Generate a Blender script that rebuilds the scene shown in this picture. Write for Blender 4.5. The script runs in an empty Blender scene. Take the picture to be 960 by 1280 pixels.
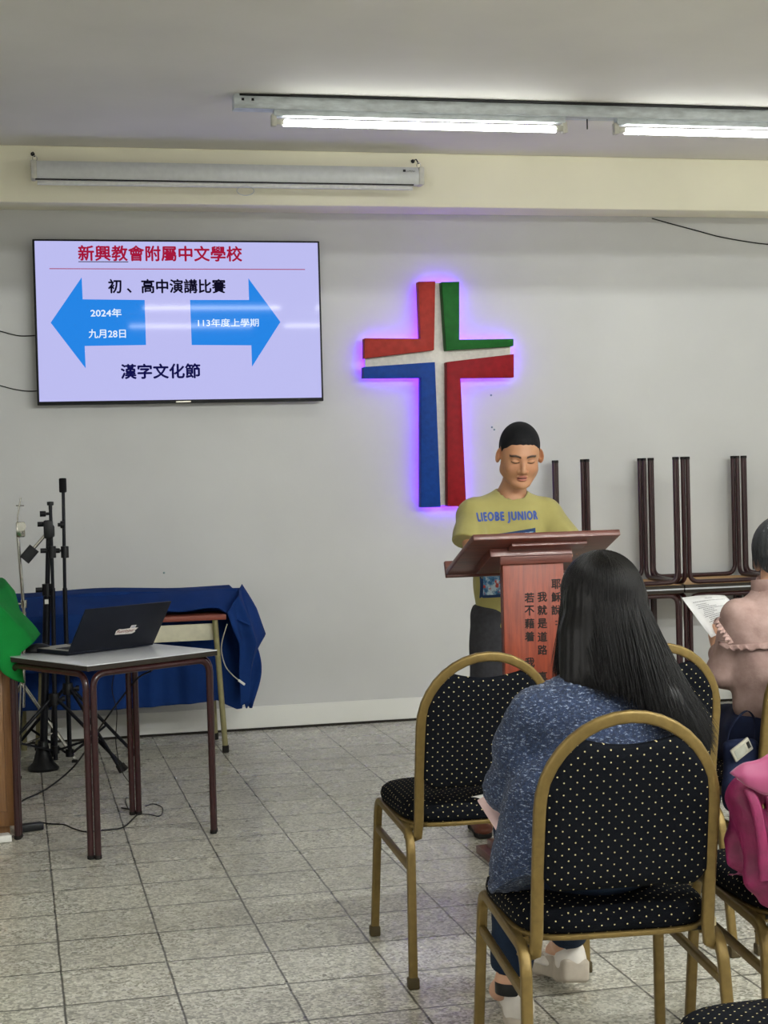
import bpy, bmesh, math, random
import numpy as np
from mathutils import Vector, Matrix, Euler
random.seed(7); RNG=np.random.default_rng(7)
COL=bpy.context.scene.collection
V=Vector
# ------------------------------------------------------------------ camera
FPX=2009.0; CH=1.4
PSI,THE,RHO=[math.radians(a) for a in (13.0,1.43,1.48)]
r0=V((math.cos(PSI),-math.sin(PSI),0)); FW=V((math.sin(PSI)*math.cos(THE),math.cos(PSI)*math.cos(THE),-math.sin(THE)))
u0=r0.cross(FW)
RT=(math.cos(RHO)*r0-math.sin(RHO)*u0).normalized(); UP=(math.cos(RHO)*u0+math.sin(RHO)*r0).normalized()
CP=V((0,0,CH))
cam=bpy.data.cameras.new('camera'); camo=bpy.data.objects.new('camera',cam); COL.objects.link(camo)
cam.sensor_fit='VERTICAL'; cam.sensor_height=24; cam.lens=FPX/1280*24; cam.clip_start=.05
camo.matrix_world=Matrix(((RT.x,UP.x,-FW.x,CP.x),(RT.y,UP.y,-FW.y,CP.y),(RT.z,UP.z,-FW.z,CP.z),(0,0,0,1)))
bpy.context.scene.camera=camo
def ray(x,y): return FW*FPX+RT*(x-480)-UP*(y-640)
def pz(x,y,z=0.0): d=ray(x,y); return CP+d*((z-CH)/d.z)      # photo point on a level plane
def py(x,y,Y): d=ray(x,y); return CP+d*(Y/d.y)               # photo point on a plane parallel to the back wall
# ------------------------------------------------------------------ materials
def srgb(c):
    return tuple([(v/255/12.92 if v/255<=.04045 else ((v/255+.055)/1.055)**2.4) for v in c])+(1,)
class NT:
    def __init__(s,name):
        s.m=bpy.data.materials.new(name); s.m.use_nodes=True; s.t=s.m.node_tree; s.b=s.t.nodes['Principled BSDF']
    def n(s,ty,**k):
        o=s.t.nodes.new(ty)
        for a,b in k.items():
            if a.startswith('i_'):
                key=a[2:].replace('_',' '); o.inputs[key].default_value=b
            else: setattr(o,a,b)
        return o
    def l(s,a,b): s.t.links.new(a,b)
    def math(s,op,a,b=None,c=None):
        o=s.t.nodes.new('ShaderNodeMath'); o.operation=op
        for i,v in enumerate((a,b,c)):
            if v is None: continue
            if isinstance(v,(int,float)): o.inputs[i].default_value=v
            else: s.l(v,o.inputs[i])
        return o.outputs[0]
    def coord(s,which='Object'):
        return s.n('ShaderNodeTexCoord').outputs[which]
    def mapping(s,src,scale=(1,1,1),rot=(0,0,0)):
        o=s.n('ShaderNodeMapping'); s.l(src,o.inputs[0]); o.inputs['Scale'].default_value=scale; o.inputs['Rotation'].default_value=rot; return o.outputs[0]
    def noise(s,src,scale,detail=3,rough=.5):
        o=s.n('ShaderNodeTexNoise'); s.l(src,o.inputs['Vector']); o.inputs['Scale'].default_value=scale; o.inputs['Detail'].default_value=detail; o.inputs['Roughness'].default_value=rough; return o.outputs[0]
    def ramp(s,src,stops):
        o=s.n('ShaderNodeValToRGB'); s.l(src,o.inputs[0]); e=o.color_ramp.elements
        while len(e)<len(stops): e.new(.5)
        for i,(p,c) in enumerate(stops): e[i].position=p; e[i].color=c
        return o.outputs[0]
    def mix(s,f,a,b):
        o=s.n('ShaderNodeMix',data_type='RGBA')
        for i,v in ((0,f),(6,a),(7,b)):
            if isinstance(v,(int,float,tuple)): o.inputs[i].default_value=v
            else: s.l(v,o.inputs[i])
        return o.outputs[2]
    def bump(s,h,strength=.3,dist=.002):
        o=s.n('ShaderNodeBump'); s.l(h,o.inputs['Height']); o.inputs['Strength'].default_value=strength; o.inputs['Distance'].default_value=dist
        s.l(o.outputs[0],s.b.inputs['Normal'])
    def base(s,v):
        if isinstance(v,tuple): s.b.inputs['Base Color'].default_value=v
        else: s.l(v,s.b.inputs['Base Color'])
def mat(name,rgb,rough=.5,metal=0.0,var=.08,nscale=40,bump=0.0,bscale=200,spec=.3,sheen=0,coat=0,stretch=(1,1,1)):
    t=NT(name); c=srgb(rgb)
    co=t.mapping(t.coord(),stretch)
    n=t.noise(co,nscale)
    lo=tuple([x*(1-var) for x in c[:3]])+(1,); hi=tuple([min(1,x*(1+var)) for x in c[:3]])+(1,)
    t.base(t.ramp(n,[(.3,lo),(.7,hi)]))
    t.b.inputs['Roughness'].default_value=rough; t.b.inputs['Metallic'].default_value=metal
    t.b.inputs['Specular IOR Level'].default_value=spec
    t.b.inputs['Sheen Weight'].default_value=sheen; t.b.inputs['Coat Weight'].default_value=coat
    if bump: t.bump(t.noise(co,bscale,4),bump)
    return t.m
def emat(name,rgb,strength,rough=.04,base=(0,0,0,1)):
    t=NT(name); t.base(base); t.b.inputs['Emission Color'].default_value=srgb(rgb); t.b.inputs['Emission Strength'].default_value=strength
    t.b.inputs['Roughness'].default_value=rough; t.b.inputs['Specular IOR Level'].default_value=.022; return t.m
def dots(name,axis,base=(10,12,17)):
    t=NT(name); co=t.coord(); sp=t.n('ShaderNodeSeparateXYZ'); t.l(co,sp.inputs[0])
    u=sp.outputs[0]; v=sp.outputs[1 if axis=='y' else 2]
    if axis=='y':
        ns=t.n('ShaderNodeSeparateXYZ'); t.l(t.coord('Normal'),ns.inputs[0])
        up=t.math('GREATER_THAN',t.math('ABSOLUTE',ns.outputs[2]),.55); sd=t.math('GREATER_THAN',t.math('ABSOLUTE',ns.outputs[0]),.7)
        pick=lambda f,a,b: t.math('ADD',t.math('MULTIPLY',f,a),t.math('MULTIPLY',t.math('SUBTRACT',1.0,f),b))
        u2=pick(up,u,pick(sd,sp.outputs[1],u)); v=pick(up,v,sp.outputs[2]); u=u2
    def d2(off):
        a=t.math('DIVIDE',u,.0275); b=t.math('DIVIDE',v,.0255)
        if off: a=t.math('ADD',a,.5); b=t.math('ADD',b,.5)
        fa=t.math('SUBTRACT',t.math('FRACT',a),.5); fb=t.math('SUBTRACT',t.math('FRACT',b),.5)
        return t.math('ADD',t.math('MULTIPLY',fa,fa),t.math('MULTIPLY',fb,fb))
    m=t.math('LESS_THAN',t.math('MINIMUM',d2(0),d2(1)),.0037)
    n=t.noise(co,400,2)
    bc=t.ramp(n,[(.3,srgb(base)),(.75,srgb(tuple(x+8 for x in base)))])
    t.base(t.mix(m,bc,srgb((205,190,140))))
    t.b.inputs['Roughness'].default_value=.85; t.b.inputs['Specular IOR Level'].default_value=.05
    t.bump(n,.25,.001)
    return t.m
M={}
M['gold']=mat('gold_paint',(114,95,54),.42,.45,.12,60)
M['dot_back']=dots('dotted_fabric_back','z'); M['dot_seat']=dots('dotted_fabric_seat','y')
M['black']=mat('black_plastic',(18,19,22),.45); M['rubber']=mat('rubber',(26,24,22),.8)
M['black_metal']=mat('black_metal',(17,19,26),.35,.3)
M['chrome']=mat('chrome',(190,188,180),.22,1.0,.05)
M['maroon']=mat('maroon_enamel',(48,20,22),.3,.0,.15,60,coat=.3)
M['laminate']=mat('grey_laminate',(205,207,212),.22,0,.03,90)
M['edge_dark']=mat('dark_edge',(52,47,42),.75,spec=.15); M['chip']=mat('particle_board',(196,158,112),.7,0,.12,150)
M['blue_cloth']=mat('navy_cloth',(22,50,106),.9,0,.12,8,.25,500,.1)
M['green_cloth']=mat('green_cloth',(20,118,50),.9,0,.1,8,.2,500,.1)
M['olive']=mat('olive_paint',(142,136,98),.45,.1,.1,30)
M['wood_red']=mat('reddish_wood_edge',(128,66,52),.45,0,.2,30,stretch=(1,12,12))
M['cream']=mat('cream_panel',(206,202,178),.6,0,.1,20)
def wood(name,a,b,stretch,rough=.4,scale=6,coat=.2):
    t=NT(name); co=t.mapping(t.coord(),stretch); n=t.noise(co,scale,8,.65)
    t.base(t.ramp(n,[(.3,srgb(a)),(.7,srgb(b))])); t.b.inputs['Roughness'].default_value=rough; t.b.inputs['Coat Weight'].default_value=coat
    t.bump(n,.08,.001); return t.m
M['lectern']=wood('red_stained_wood',(104,38,18),(148,60,28),(14,14,1))
M['lectern_dark']=wood('dark_red_wood',(78,38,32),(112,60,48),(1,14,14))
M['cabinet']=wood('brown_wood',(122,84,50),(164,120,78),(12,12,1))
M['white_metal']=mat('white_metal',(204,206,204),.4,.1,.04)
M['white_plastic']=mat('white_plastic',(225,225,220),.4)
M['paper']=mat('paper',(238,238,240),.8,0,.02,60)
M['pinkpaper']=mat('pinkish_paper',(226,196,196),.8,0,.02,60)
M['ink']=mat('ink',(120,120,126),.8)
M['cable']=mat('cable',(14,14,15),.5)
M['laptop']=mat('laptop_shell',(16,20,32),.42,.1,.1,100); M['silver']=mat('silver',(176,172,160),.35,.5)
M['key']=mat('keys',(40,40,42),.6)
M['galv']=mat('galvanised_steel',(206,213,216),.45,.25,.2,14,stretch=(1,3,3))
# ------------------------------------------------------------------ mesh helpers
def link(name,me,m=None,parent=None,smooth=True):
    o=bpy.data.objects.new(name,me); COL.objects.link(o)
    if m is not None:
        for x in (m if isinstance(m,(list,tuple)) else [m]): me.materials.append(x)
    if smooth and len(me.polygons): me.polygons.foreach_set('use_smooth',[True]*len(me.polygons))
    if parent is not None: o.parent=parent
    return o
def empty(name,loc=(0,0,0),rz=0.0):
    o=bpy.data.objects.new(name,None); COL.objects.link(o); o.location=loc; o.rotation_euler=(0,0,rz); o.empty_display_size=.1; return o
def tag(o,label=None,cat=None,group=None,kind=None):
    if label: o['label']=label
    if cat: o['category']=cat
    if group: o['group']=group
    if kind: o['kind']=kind
    return o
def copy_tree(o,parent=None):
    c=o.copy(); COL.objects.link(c)
    if parent is not None: c.parent=parent
    for ch in list(o.children): copy_tree(ch,c)
    return c
class MB:
    """collects polygons; build() links ONE mesh object"""
    def __init__(s): s.v=[]; s.f=[]; s.mi=[]
    def add(s,vs,fs,mi=0):
        o=len(s.v); s.v+= [tuple(x) for x in vs]; s.f+=[tuple(i+o for i in f) for f in fs]; s.mi+=[mi]*len(fs); return s
    def box(s,a,b,mi=0,bev=.0,M4=None,seg=2):
        bm=bmesh.new(); bmesh.ops.create_cube(bm,size=1)
        c=[(a[i]+b[i])/2 for i in range(3)]; d=[abs(b[i]-a[i]) for i in range(3)]
        for v in bm.verts: v.co=V((v.co.x*d[0]+c[0],v.co.y*d[1]+c[1],v.co.z*d[2]+c[2]))
        if bev>0: bmesh.ops.bevel(bm,geom=bm.edges[:],offset=min(bev,min(d)*.45),segments=seg,affect='EDGES',profile=.5)
        s.bm(bm,mi,M4); return s
    def bm(s,bm,mi=0,M4=None):
        bm.verts.index_update()
        vs=[(M4@v.co if M4 else v.co.copy()) for v in bm.verts]; s.add(vs,[[v.index for v in f.verts] for f in bm.faces],mi); bm.free(); return s
    def sweep(s,path,prof,ref=None,caps=True,mi=0,scale=None,closed=False):
        """prof: list of 2D points or a radius; ref: vector for the profile's x axis"""
        if isinstance(prof,(int,float)): prof=circ(prof)
        P=[V(p) for p in path]; n=len(P); k=len(prof); vs=[]; side=None
        for i in range(n):
            if closed: t=(P[(i+1)%n]-P[i-1])
            else: t=(P[min(i+1,n-1)]-P[max(i-1,0)])
            t.normalize()
            if ref is not None: a=V(ref)-t*V(ref).dot(t)
            else:
                if side is None: side=t.orthogonal()
                a=side-t*side.dot(t)
            if a.length<1e-6: a=t.orthogonal()
            a.normalize(); side=a; b=t.cross(a)
            sc=scale[i] if scale else 1
            for (x,y) in prof: vs.append(P[i]+a*x*sc+b*y*sc)
        fs=[]
        for i in range(n if closed else n-1):
            j=(i+1)%n
            for q in range(k):
                r=(q+1)%k; fs.append((i*k+q,i*k+r,j*k+r,j*k+q))
        if caps and not closed: fs.append(tuple(range(k))[::-1]); fs.append(tuple((n-1)*k+q for q in range(k)))
        return s.add(vs,fs,mi)
    def lathe(s,prof,c=(0,0,0),n=24,mi=0,M4=None):
        vs=[];fs=[];k=len(prof)
        for i in range(n):
            a=2*math.pi*i/n
            for r,z in prof:
                p=V((c[0]+r*math.cos(a),c[1]+r*math.sin(a),c[2]+z)); vs.append(M4@p if M4 else p)
        for i in range(n):
            j=(i+1)%n
            for q in range(k-1): fs.append((i*k+q,j*k+q,j*k+q+1,i*k+q+1))
        fs.append(tuple(i*k for i in range(n))[::-1]); fs.append(tuple(i*k+k-1 for i in range(n)))
        return s.add(vs,fs,mi)
    def prism(s,poly,y0,y1,mi=0,bev=0.0):
        """poly: (x,z) outline extruded along y"""
        bm=bmesh.new(); vs=[bm.verts.new((x,y0,z)) for x,z in poly]; f=bm.faces.new(vs)
        r=bmesh.ops.extrude_face_region(bm,geom=[f])
        for v in r['geom']:
            if isinstance(v,bmesh.types.BMVert): v.co.y=y1
        bmesh.ops.recalc_face_normals(bm,faces=bm.faces[:])
        if bev>0: bmesh.ops.bevel(bm,geom=bm.edges[:],offset=bev,segments=2,affect='EDGES',profile=.5)
        return s.bm(bm,mi)
    def build(s,name,m=None,parent=None,smooth=True,auto=True):
        me=bpy.data.meshes.new(name); me.from_pydata(s.v,[],s.f); me.validate()
        o=link(name,me,m,parent,smooth)
        if len(s.mi)==len(me.polygons) and any(s.mi): me.polygons.foreach_set('material_index',s.mi)
        if smooth and auto:
            me.set_sharp_from_angle(angle=math.radians(38))
        return o
def circ(r,n=12): return [(r*math.cos(2*math.pi*i/n),r*math.sin(2*math.pi*i/n)) for i in range(n)]
def rrect(w,h,r,n=3):
    out=[]
    for cx,cy,a0 in ((w/2-r,h/2-r,0),(-w/2+r,h/2-r,90),(-w/2+r,-h/2+r,180),(w/2-r,-h/2+r,270)):
        for i in range(n+1):
            a=math.radians(a0+90*i/n); out.append((cx+r*math.cos(a),cy+r*math.sin(a)))
    return out
def fillet(pts,r,n=6):
    """round the corners of a polyline"""
    P=[V(p) for p in pts]; out=[P[0]]
    for i in range(1,len(P)-1):
        a=(P[i-1]-P[i]); b=(P[i+1]-P[i]); d=min(r,a.length*.49,b.length*.49); p0=P[i]+a.normalized()*d; p1=P[i]+b.normalized()*d
        for k in range(n+1):
            t=k/n; out.append((1-t)**2*p0+2*t*(1-t)*P[i]+t*t*p1)
    out.append(P[-1]); return out
def smooth_path(pts,n=8):
    P=[V(p) for p in pts]; P=[P[0]*2-P[1]]+P+[P[-1]*2-P[-2]]; out=[]
    for i in range(1,len(P)-2):
        for k in range(n):
            t=k/n; a,b,c,d=P[i-1],P[i],P[i+1],P[i+2]
            out.append(.5*((2*b)+(-a+c)*t+(2*a-5*b+4*c-d)*t*t+(-a+3*b-3*c+d)*t**3))
    out.append(P[-2]); return out
def tube(name,pts,r,m,parent=None,smooth=True,n=8):
    mb=MB(); mb.sweep(smooth_path(pts,n) if smooth else pts,circ(r,8)); return mb.build(name,m,parent)
def text_mesh(name,s,m,parent,ox,oz,rect,depth=0.0,shear=0.0,bold=0.0,rot=None,spacing=1.0):
    """lettering fitted to rect (x0,x1,z0,z1) in the XZ plane at y"""
    cu=bpy.data.curves.new(name,'FONT'); cu.body=s; cu.extrude=depth; cu.resolution_u=3; cu.shear=shear; cu.space_character=spacing
    o=bpy.data.objects.new(name,cu); COL.objects.link(o); dg=bpy.context.evaluated_depsgraph_get(); dg.update()
    me=bpy.data.meshes.new_from_object(o.evaluated_get(dg)); bpy.data.objects.remove(o)
    xs=[v.co.x for v in me.vertices]; ys=[v.co.y for v in me.vertices]
    x0,x1,z0,z1,y=rect; ax,bx,ay,by=min(xs),max(xs),min(ys),max(ys)
    for v in me.vertices:
        v.co=V((x0+(v.co.x-ax)/(bx-ax)*(x1-x0),y-v.co.z,z0+(v.co.y-ay)/(by-ay)*(z1-z0)))
    me.materials.clear()
    if bold:      # thicken the strokes with slightly shifted copies of the glyphs
        w=bold*(z1-z0); bm=bmesh.new()
        for dx,dz in ((0,0),(w,0),(-w,0),(0,w),(0,-w)):
            m2=me.copy(); m2.transform(Matrix.Translation((dx,-.00002*(dx/w+2*dz/w),dz))); bm.from_mesh(m2)
        bm.to_mesh(me); bm.free()
    return link(name,me,m,parent,False)
# ------------------------------------------------------------------ sculpting: smooth union fields meshed by surface nets
def _norm(v): v=np.asarray(v,float); return v/np.linalg.norm(v)
def rc(a,b,ra,rb=None,k=.02,flat=None,op='u'):
    """tapered round limb; flat=(axis,scale): thinner along that axis"""
    a=np.asarray(a,float); b=np.asarray(b,float); rb=ra if rb is None else rb
    R=max(ra,rb); lo=np.minimum(a,b)-R; hi=np.maximum(a,b)+R
    def fn(X,Y,Z):
        ab=b-a; L=max(ab@ab,1e-9)
        px,py_,pz_=X-a[0],Y-a[1],Z-a[2]
        t=np.clip((px*ab[0]+py_*ab[1]+pz_*ab[2])/L,0,1)
        dx,dy,dz=px-t*ab[0],py_-t*ab[1],pz_-t*ab[2]
        d2=dx*dx+dy*dy+dz*dz
        if flat is not None:
            n,sc=flat; n=_norm(n); q=dx*n[0]+dy*n[1]+dz*n[2]; d2=d2+q*q*(1/sc**2-1)
        return np.sqrt(d2)-(ra+(rb-ra)*t)
    return (fn,lo,hi,k,op)
def el(c,r,k=.02,R=None,op='u'):
    c=np.asarray(c,float); r=np.asarray(r,float); Rm=np.eye(3) if R is None else np.array(R)
    ext=np.sqrt(((Rm*r)**2).sum(1)); lo=c-ext; hi=c+ext
    def fn(X,Y,Z):
        px,py_,pz_=X-c[0],Y-c[1],Z-c[2]
        q=[Rm[0,i]*px+Rm[1,i]*py_+Rm[2,i]*pz_ for i in range(3)]
        k0=np.sqrt(sum((q[i]/r[i])**2 for i in range(3)))+1e-9; k1=np.sqrt(sum((q[i]/r[i]**2)**2 for i in range(3)))+1e-9
        return k0*(k0-1)/k1
    return (fn,lo,hi,k,op)
def bx(c,h,r=.01,k=.01,R=None,op='u'):
    c=np.asarray(c,float); h=np.asarray(h,float); Rm=np.eye(3) if R is None else np.array(R)
    ext=np.abs(Rm)@h; lo=c-ext; hi=c+ext
    def fn(X,Y,Z):
        px,py_,pz_=X-c[0],Y-c[1],Z-c[2]
        q=[np.abs(Rm[0,i]*px+Rm[1,i]*py_+Rm[2,i]*pz_)-h[i]+r for i in range(3)]
        return np.sqrt(sum(np.maximum(a,0)**2 for a in q))+np.minimum(np.maximum(np.maximum(q[0],q[1]),q[2]),0)-r
    return (fn,lo,hi,k,op)
def field(prims,h,box=None,grow=0.0,post=None):
    us=[p for p in prims if p[4]=='u']
    lo=np.min([p[1] for p in us],0)-grow-4*h; hi=np.max([p[2] for p in us],0)+grow+4*h
    if box is not None: lo=np.maximum(lo,box[0]); hi=np.minimum(hi,box[1])
    n=np.ceil((hi-lo)/h).astype(int)+1
    ax=[(lo[i]+h*np.arange(n[i])).astype(np.float32) for i in range(3)]
    F=np.full(tuple(n),.08,np.float32)
    for fn,a,b,k,op in prims:
        m=k+grow+3*h
        s=[slice(max(0,int((a[i]-m-lo[i])/h)),min(n[i],int((b[i]+m-lo[i])/h)+2)) for i in range(3)]
        if any(q.stop<=q.start for q in s): continue
        X,Y,Z=np.meshgrid(ax[0][s[0]],ax[1][s[1]],ax[2][s[2]],indexing='ij',sparse=True)
        d=(fn(X,Y,Z)).astype(np.float32); A=F[tuple(s)]
        if op=='u':
            d=d-grow; t=np.clip(.5+.5*(A-d)/k,0,1); F[tuple(s)]=np.minimum(A+(d-A)*t-k*t*(1-t),A)
        else:
            d=-d; t=np.clip(.5-.5*(A-d)/k,0,1); F[tuple(s)]=A+(d-A)*t+k*t*(1-t)
    if post is not None:
        X,Y,Z=np.meshgrid(*ax,indexing='ij',sparse=True); F=post(F,X,Y,Z).astype(np.float32)
    for i in range(3):
        sl=[slice(None)]*3
        if box is None:
            for e in (0,-1): sl[i]=e; F[tuple(sl)]=.05
    return F,lo,h
def surfnet(F,lo,h):
    S=F<0; nx,ny,nz=F.shape
    c=np.zeros((nx-1,ny-1,nz-1),np.uint8)
    cor=[(i,j,k) for i in (0,1) for j in (0,1) for k in (0,1)]
    for i,j,k in cor: c+=S[i:nx-1+i,j:ny-1+j,k:nz-1+k]
    act=(c>0)&(c<8); idx=np.argwhere(act); N=len(idx)
    acc=np.zeros((N,3)); cnt=np.zeros(N)
    vals={q:F[idx[:,0]+q[0],idx[:,1]+q[1],idx[:,2]+q[2]] for q in cor}
    for a in cor:
        for ax in range(3):
            if a[ax]: continue
            b=list(a); b[ax]=1; b=tuple(b); fa,fb=vals[a],vals[b]; m=(fa<0)!=(fb<0)
            t=np.where(m,fa/np.where(m,fa-fb,1),0)
            p=np.array(a,float)[None]+t[:,None]*(np.array(b)-np.array(a))[None]
            acc+=p*m[:,None]; cnt+=m
    vs=(idx+acc/cnt[:,None])*h+lo
    im=np.full(act.shape,-1,np.int64); im[act]=np.arange(N)
    quads=[]
    for ax in range(3):
        o=[a for a in range(3) if a!=ax]
        sa=[slice(None)]*3; sb=[slice(None)]*3
        sa[ax]=slice(0,-1); sb[ax]=slice(1,None)
        for q in o: sa[q]=slice(1,-1); sb[q]=slice(1,-1)
        A=S[tuple(sa)]; B=S[tuple(sb)]; e=np.argwhere(A!=B)
        if not len(e): continue
        inside=A[tuple(e.T)]
        for q in o: e[:,q]+=1
        def cell(d0,d1):
            z=e.copy(); z[:,o[0]]-=d0; z[:,o[1]]-=d1; return im[tuple(z.T)]
        Q=np.stack([cell(0,0),cell(1,0),cell(1,1),cell(0,1)],1)
        flip=inside if ax!=1 else ~inside
        Q[~flip]=Q[~flip][:,::-1]; quads.append(Q)
    return vs,np.concatenate(quads)
def relax(vs,q,it=2,lam=.5):
    for _ in range(it):
        acc=np.zeros_like(vs); cn=np.zeros(len(vs))
        for i in range(4):
            a,b=q[:,i],q[:,(i+1)%4]
            np.add.at(acc,a,vs[b]); np.add.at(acc,b,vs[a]); np.add.at(cn,a,1); np.add.at(cn,b,1)
        vs=vs*(1-lam)+lam*acc/cn[:,None]
    return vs
def np_mesh(name,vs,q,m=None,parent=None,colors=None,smooth=True,mi=None):
    me=bpy.data.meshes.new(name); n=len(vs); k=q.shape[1]; f=len(q)
    me.vertices.add(n); me.vertices.foreach_set('co',np.ascontiguousarray(vs,dtype=np.float32).ravel())
    me.loops.add(f*k); me.loops.foreach_set('vertex_index',q.ravel().astype(np.int32))
    me.polygons.add(f); me.polygons.foreach_set('loop_start',np.arange(0,f*k,k,dtype=np.int32)); me.polygons.foreach_set('loop_total',np.full(f,k,np.int32))
    me.update(calc_edges=True)
    if colors is not None:
        ca=me.color_attributes.new('Col','FLOAT_COLOR','POINT'); c4=np.ones((n,4),np.float32); c4[:,:3]=colors; ca.data.foreach_set('color',c4.ravel())
    o=link(name,me,m,parent,smooth)
    return o
def sculpt(name,prims,h,m,parent=None,box=None,grow=0.0,post=None,color=None,rel=1,disp=None):
    vs,q=surfnet(*field(prims,h,box,grow,post)); vs=relax(vs,q,rel) if rel else vs
    if disp is not None: vs=disp(vs)
    return np_mesh(name,vs,q,m,parent,color(vs) if color else None)
def strands(name,paths,r,m,parent=None,taper=True):
    """paths: array (n,k,3) -> one mesh of thin three-sided locks"""
    P=np.asarray(paths,float); n,k,_=P.shape
    T=np.gradient(P,axis=1); T/=np.linalg.norm(T,axis=2,keepdims=True)+1e-9
    ref=np.array([.3,.9,.2]); A=np.cross(T,ref); A/=np.linalg.norm(A,axis=2,keepdims=True)+1e-9; B=np.cross(T,A)
    w=np.ones(k); 
    if taper: w=np.clip(1.15-np.linspace(0,1,k)**3,.15,1)
    rr=(np.asarray(r)*np.ones(n))[:,None]*w[None]
    vs=[]
    for j in range(3):
        a=2*math.pi*j/3; vs.append(P+A*(math.cos(a)*rr)[...,None]+B*(math.sin(a)*rr)[...,None])
    vs=np.stack(vs,2).reshape(-1,3)
    i=np.arange(n)[:,None,None]; j=np.arange(k-1)[None,:,None]; s=np.arange(3)[None,None,:]; s2=(s+1)%3
    b=(i*k+j)*3; c=b+3
    q=np.stack([b+s,b+s2,c+s2,c+s],-1).reshape(-1,4)
    return np_mesh(name,vs,q,m,parent)
def vnoise(p,f,seed=0):
    """cheap smooth noise from rotated sines, -1..1"""
    r=np.random.default_rng(seed); out=0
    for i in range(5):
        d=r.normal(size=3); d/=np.linalg.norm(d); out=out+np.sin((p@d)*f*(.7+.25*i)+r.uniform(0,6.3)+1.3*np.sin((p@r.normal(size=3))*f*.4))
    return out/3

TUBE_F,TUBE_R,FILL,LED=15.0,265.0,26.0,27.0
# ------------------------------------------------------------------ room shell
XL,XR,YB,YF,ZC=-2.2,7.2,-3.2,8.742,3.126
def struct(name,mb,m,**k):
    o=mb.build(name,m,smooth=False); o['kind']='structure'; return o
def wall_mat(name,rgb,nick=True):
    t=NT(name); co=t.coord(); n=t.noise(co,1.3,4); n2=t.noise(co,26,6,.7)
    c=srgb(rgb); a=tuple(x*.93 for x in c[:3])+(1,); b=tuple(min(1,x*1.04) for x in c[:3])+(1,)
    base=t.ramp(n,[(.3,a),(.7,b)])
    spots=t.ramp(n2,[(.70,(0,0,0,1)),(.78,(1,1,1,1))])
    t.base(t.mix(t.math('MULTIPLY',spots,.18) if nick else 0.0,base,srgb((150,146,134))))
    t.b.inputs['Roughness'].default_value=.75; t.bump(t.noise(co,60,4),.12,.003); return t.m
M['wall']=wall_mat('white_wall_paint',(202,202,200)); M['beam']=wall_mat('cream_beam_paint',(250,245,220),False)
M['ceil']=wall_mat('ceiling_paint',(228,225,218),False)
def floor_mat():
    t=NT('terrazzo_tiles'); co=t.coord(); sp=t.n('ShaderNodeSeparateXYZ'); t.l(co,sp.inputs[0])
    wob=t.noise(co,9,3)
    w=t.math('MULTIPLY',t.math('SUBTRACT',wob,.5),.006)
    def dist(s,p,off):
        a=t.math('DIVIDE',t.math('SUBTRACT',t.math('ADD',s,w),off),p); f=t.math('FRACT',t.math('ADD',a,40.5))
        return t.math('MULTIPLY',t.math('ABSOLUTE',t.math('SUBTRACT',f,.5)),p)
    dx=dist(sp.outputs[0],.301,.0935); dy=dist(sp.outputs[1],.307,4.955)
    j=t.math('MINIMUM',t.math('MULTIPLY',dx,.75),t.math('MULTIPLY',dy,.55))
    line=t.n('ShaderNodeMapRange',i_From_Min=.0012,i_From_Max=.0034,i_To_Min=1.0,i_To_Max=0.0); t.l(j,line.inputs[0])
    v=t.n('ShaderNodeTexVoronoi',i_Scale=125.0); t.l(t.mapping(co),v.inputs['Vector']); vs_=t.n('ShaderNodeSeparateColor'); t.l(v.outputs['Color'],vs_.inputs[0])
    chips=t.ramp(vs_.outputs[0],[(.0,srgb((92,90,80))),(.35,srgb((172,170,156))),(.65,srgb((214,211,197))),(1,srgb((252,250,240)))])
    fine=t.noise(co,260,4,.7); c2=t.mix(.35,chips,t.ramp(fine,[(.3,srgb((166,164,150))),(.7,srgb((226,223,210)))]))
    big=t.noise(co,1.6,4); c3=t.mix(t.ramp(big,[(.35,(0,0,0,1)),(.75,(.16,.16,.16,1))]),c2,srgb((120,118,106)))
    # tile to tile tint
    fx=t.math('FLOOR',t.math('DIVIDE',t.math('SUBTRACT',sp.outputs[0],.0935),.301)); fy=t.math('FLOOR',t.math('DIVIDE',t.math('SUBTRACT',sp.outputs[1],4.955),.307))
    wn=t.n('ShaderNodeTexWhiteNoise',noise_dimensions='2D'); cb=t.n('ShaderNodeCombineXYZ'); t.l(fx,cb.inputs[0]); t.l(fy,cb.inputs[1]); t.l(cb.outputs[0],wn.inputs['Vector'])
    c3=t.mix(t.math('MULTIPLY',wn.outputs[0],.12),c3,srgb((104,102,92)))
    t.base(t.mix(t.math('MULTIPLY',line.outputs[0],.85),c3,srgb((52,50,44))))
    r=t.ramp(t.noise(co,5,4),[(.3,(.22,.22,.22,1)),(.75,(.36,.36,.36,1))]); t.l(r,t.b.inputs['Roughness'])
    t.bump(t.math('SUBTRACT',1.0,line.outputs[0]),.35,.002); t.b.inputs['Specular IOR Level'].default_value=.5
    return t.m
M['floor']=floor_mat()
struct('floor',MB().box((XL-.1,YB-.1,-.1),(XR+.1,YF+.1,0)),M['floor'])
struct('ceiling',MB().box((XL-.1,YB-.1,ZC),(XR+.1,YF+.1,ZC+.1)),M['ceil'])
struct('wall_back',MB().box((XL-.1,YF,0),(XR+.1,YF+.1,ZC)),M['wall'])
struct('wall_left',MB().box((XL-.1,YB,0),(XL,YF,ZC)),M['wall'])
struct('wall_right',MB().box((XR,YB,0),(XR+.1,YF,ZC)),M['wall'])
struct('wall_front',MB().box((XL-.1,YB-.1,0),(XR+.1,YB,ZC)),M['wall'])
struct('trim_1',MB().box((XL,8.50,2.834),(XR,YF,ZC),bev=.006),M['beam'])        # beam over the back wall
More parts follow.
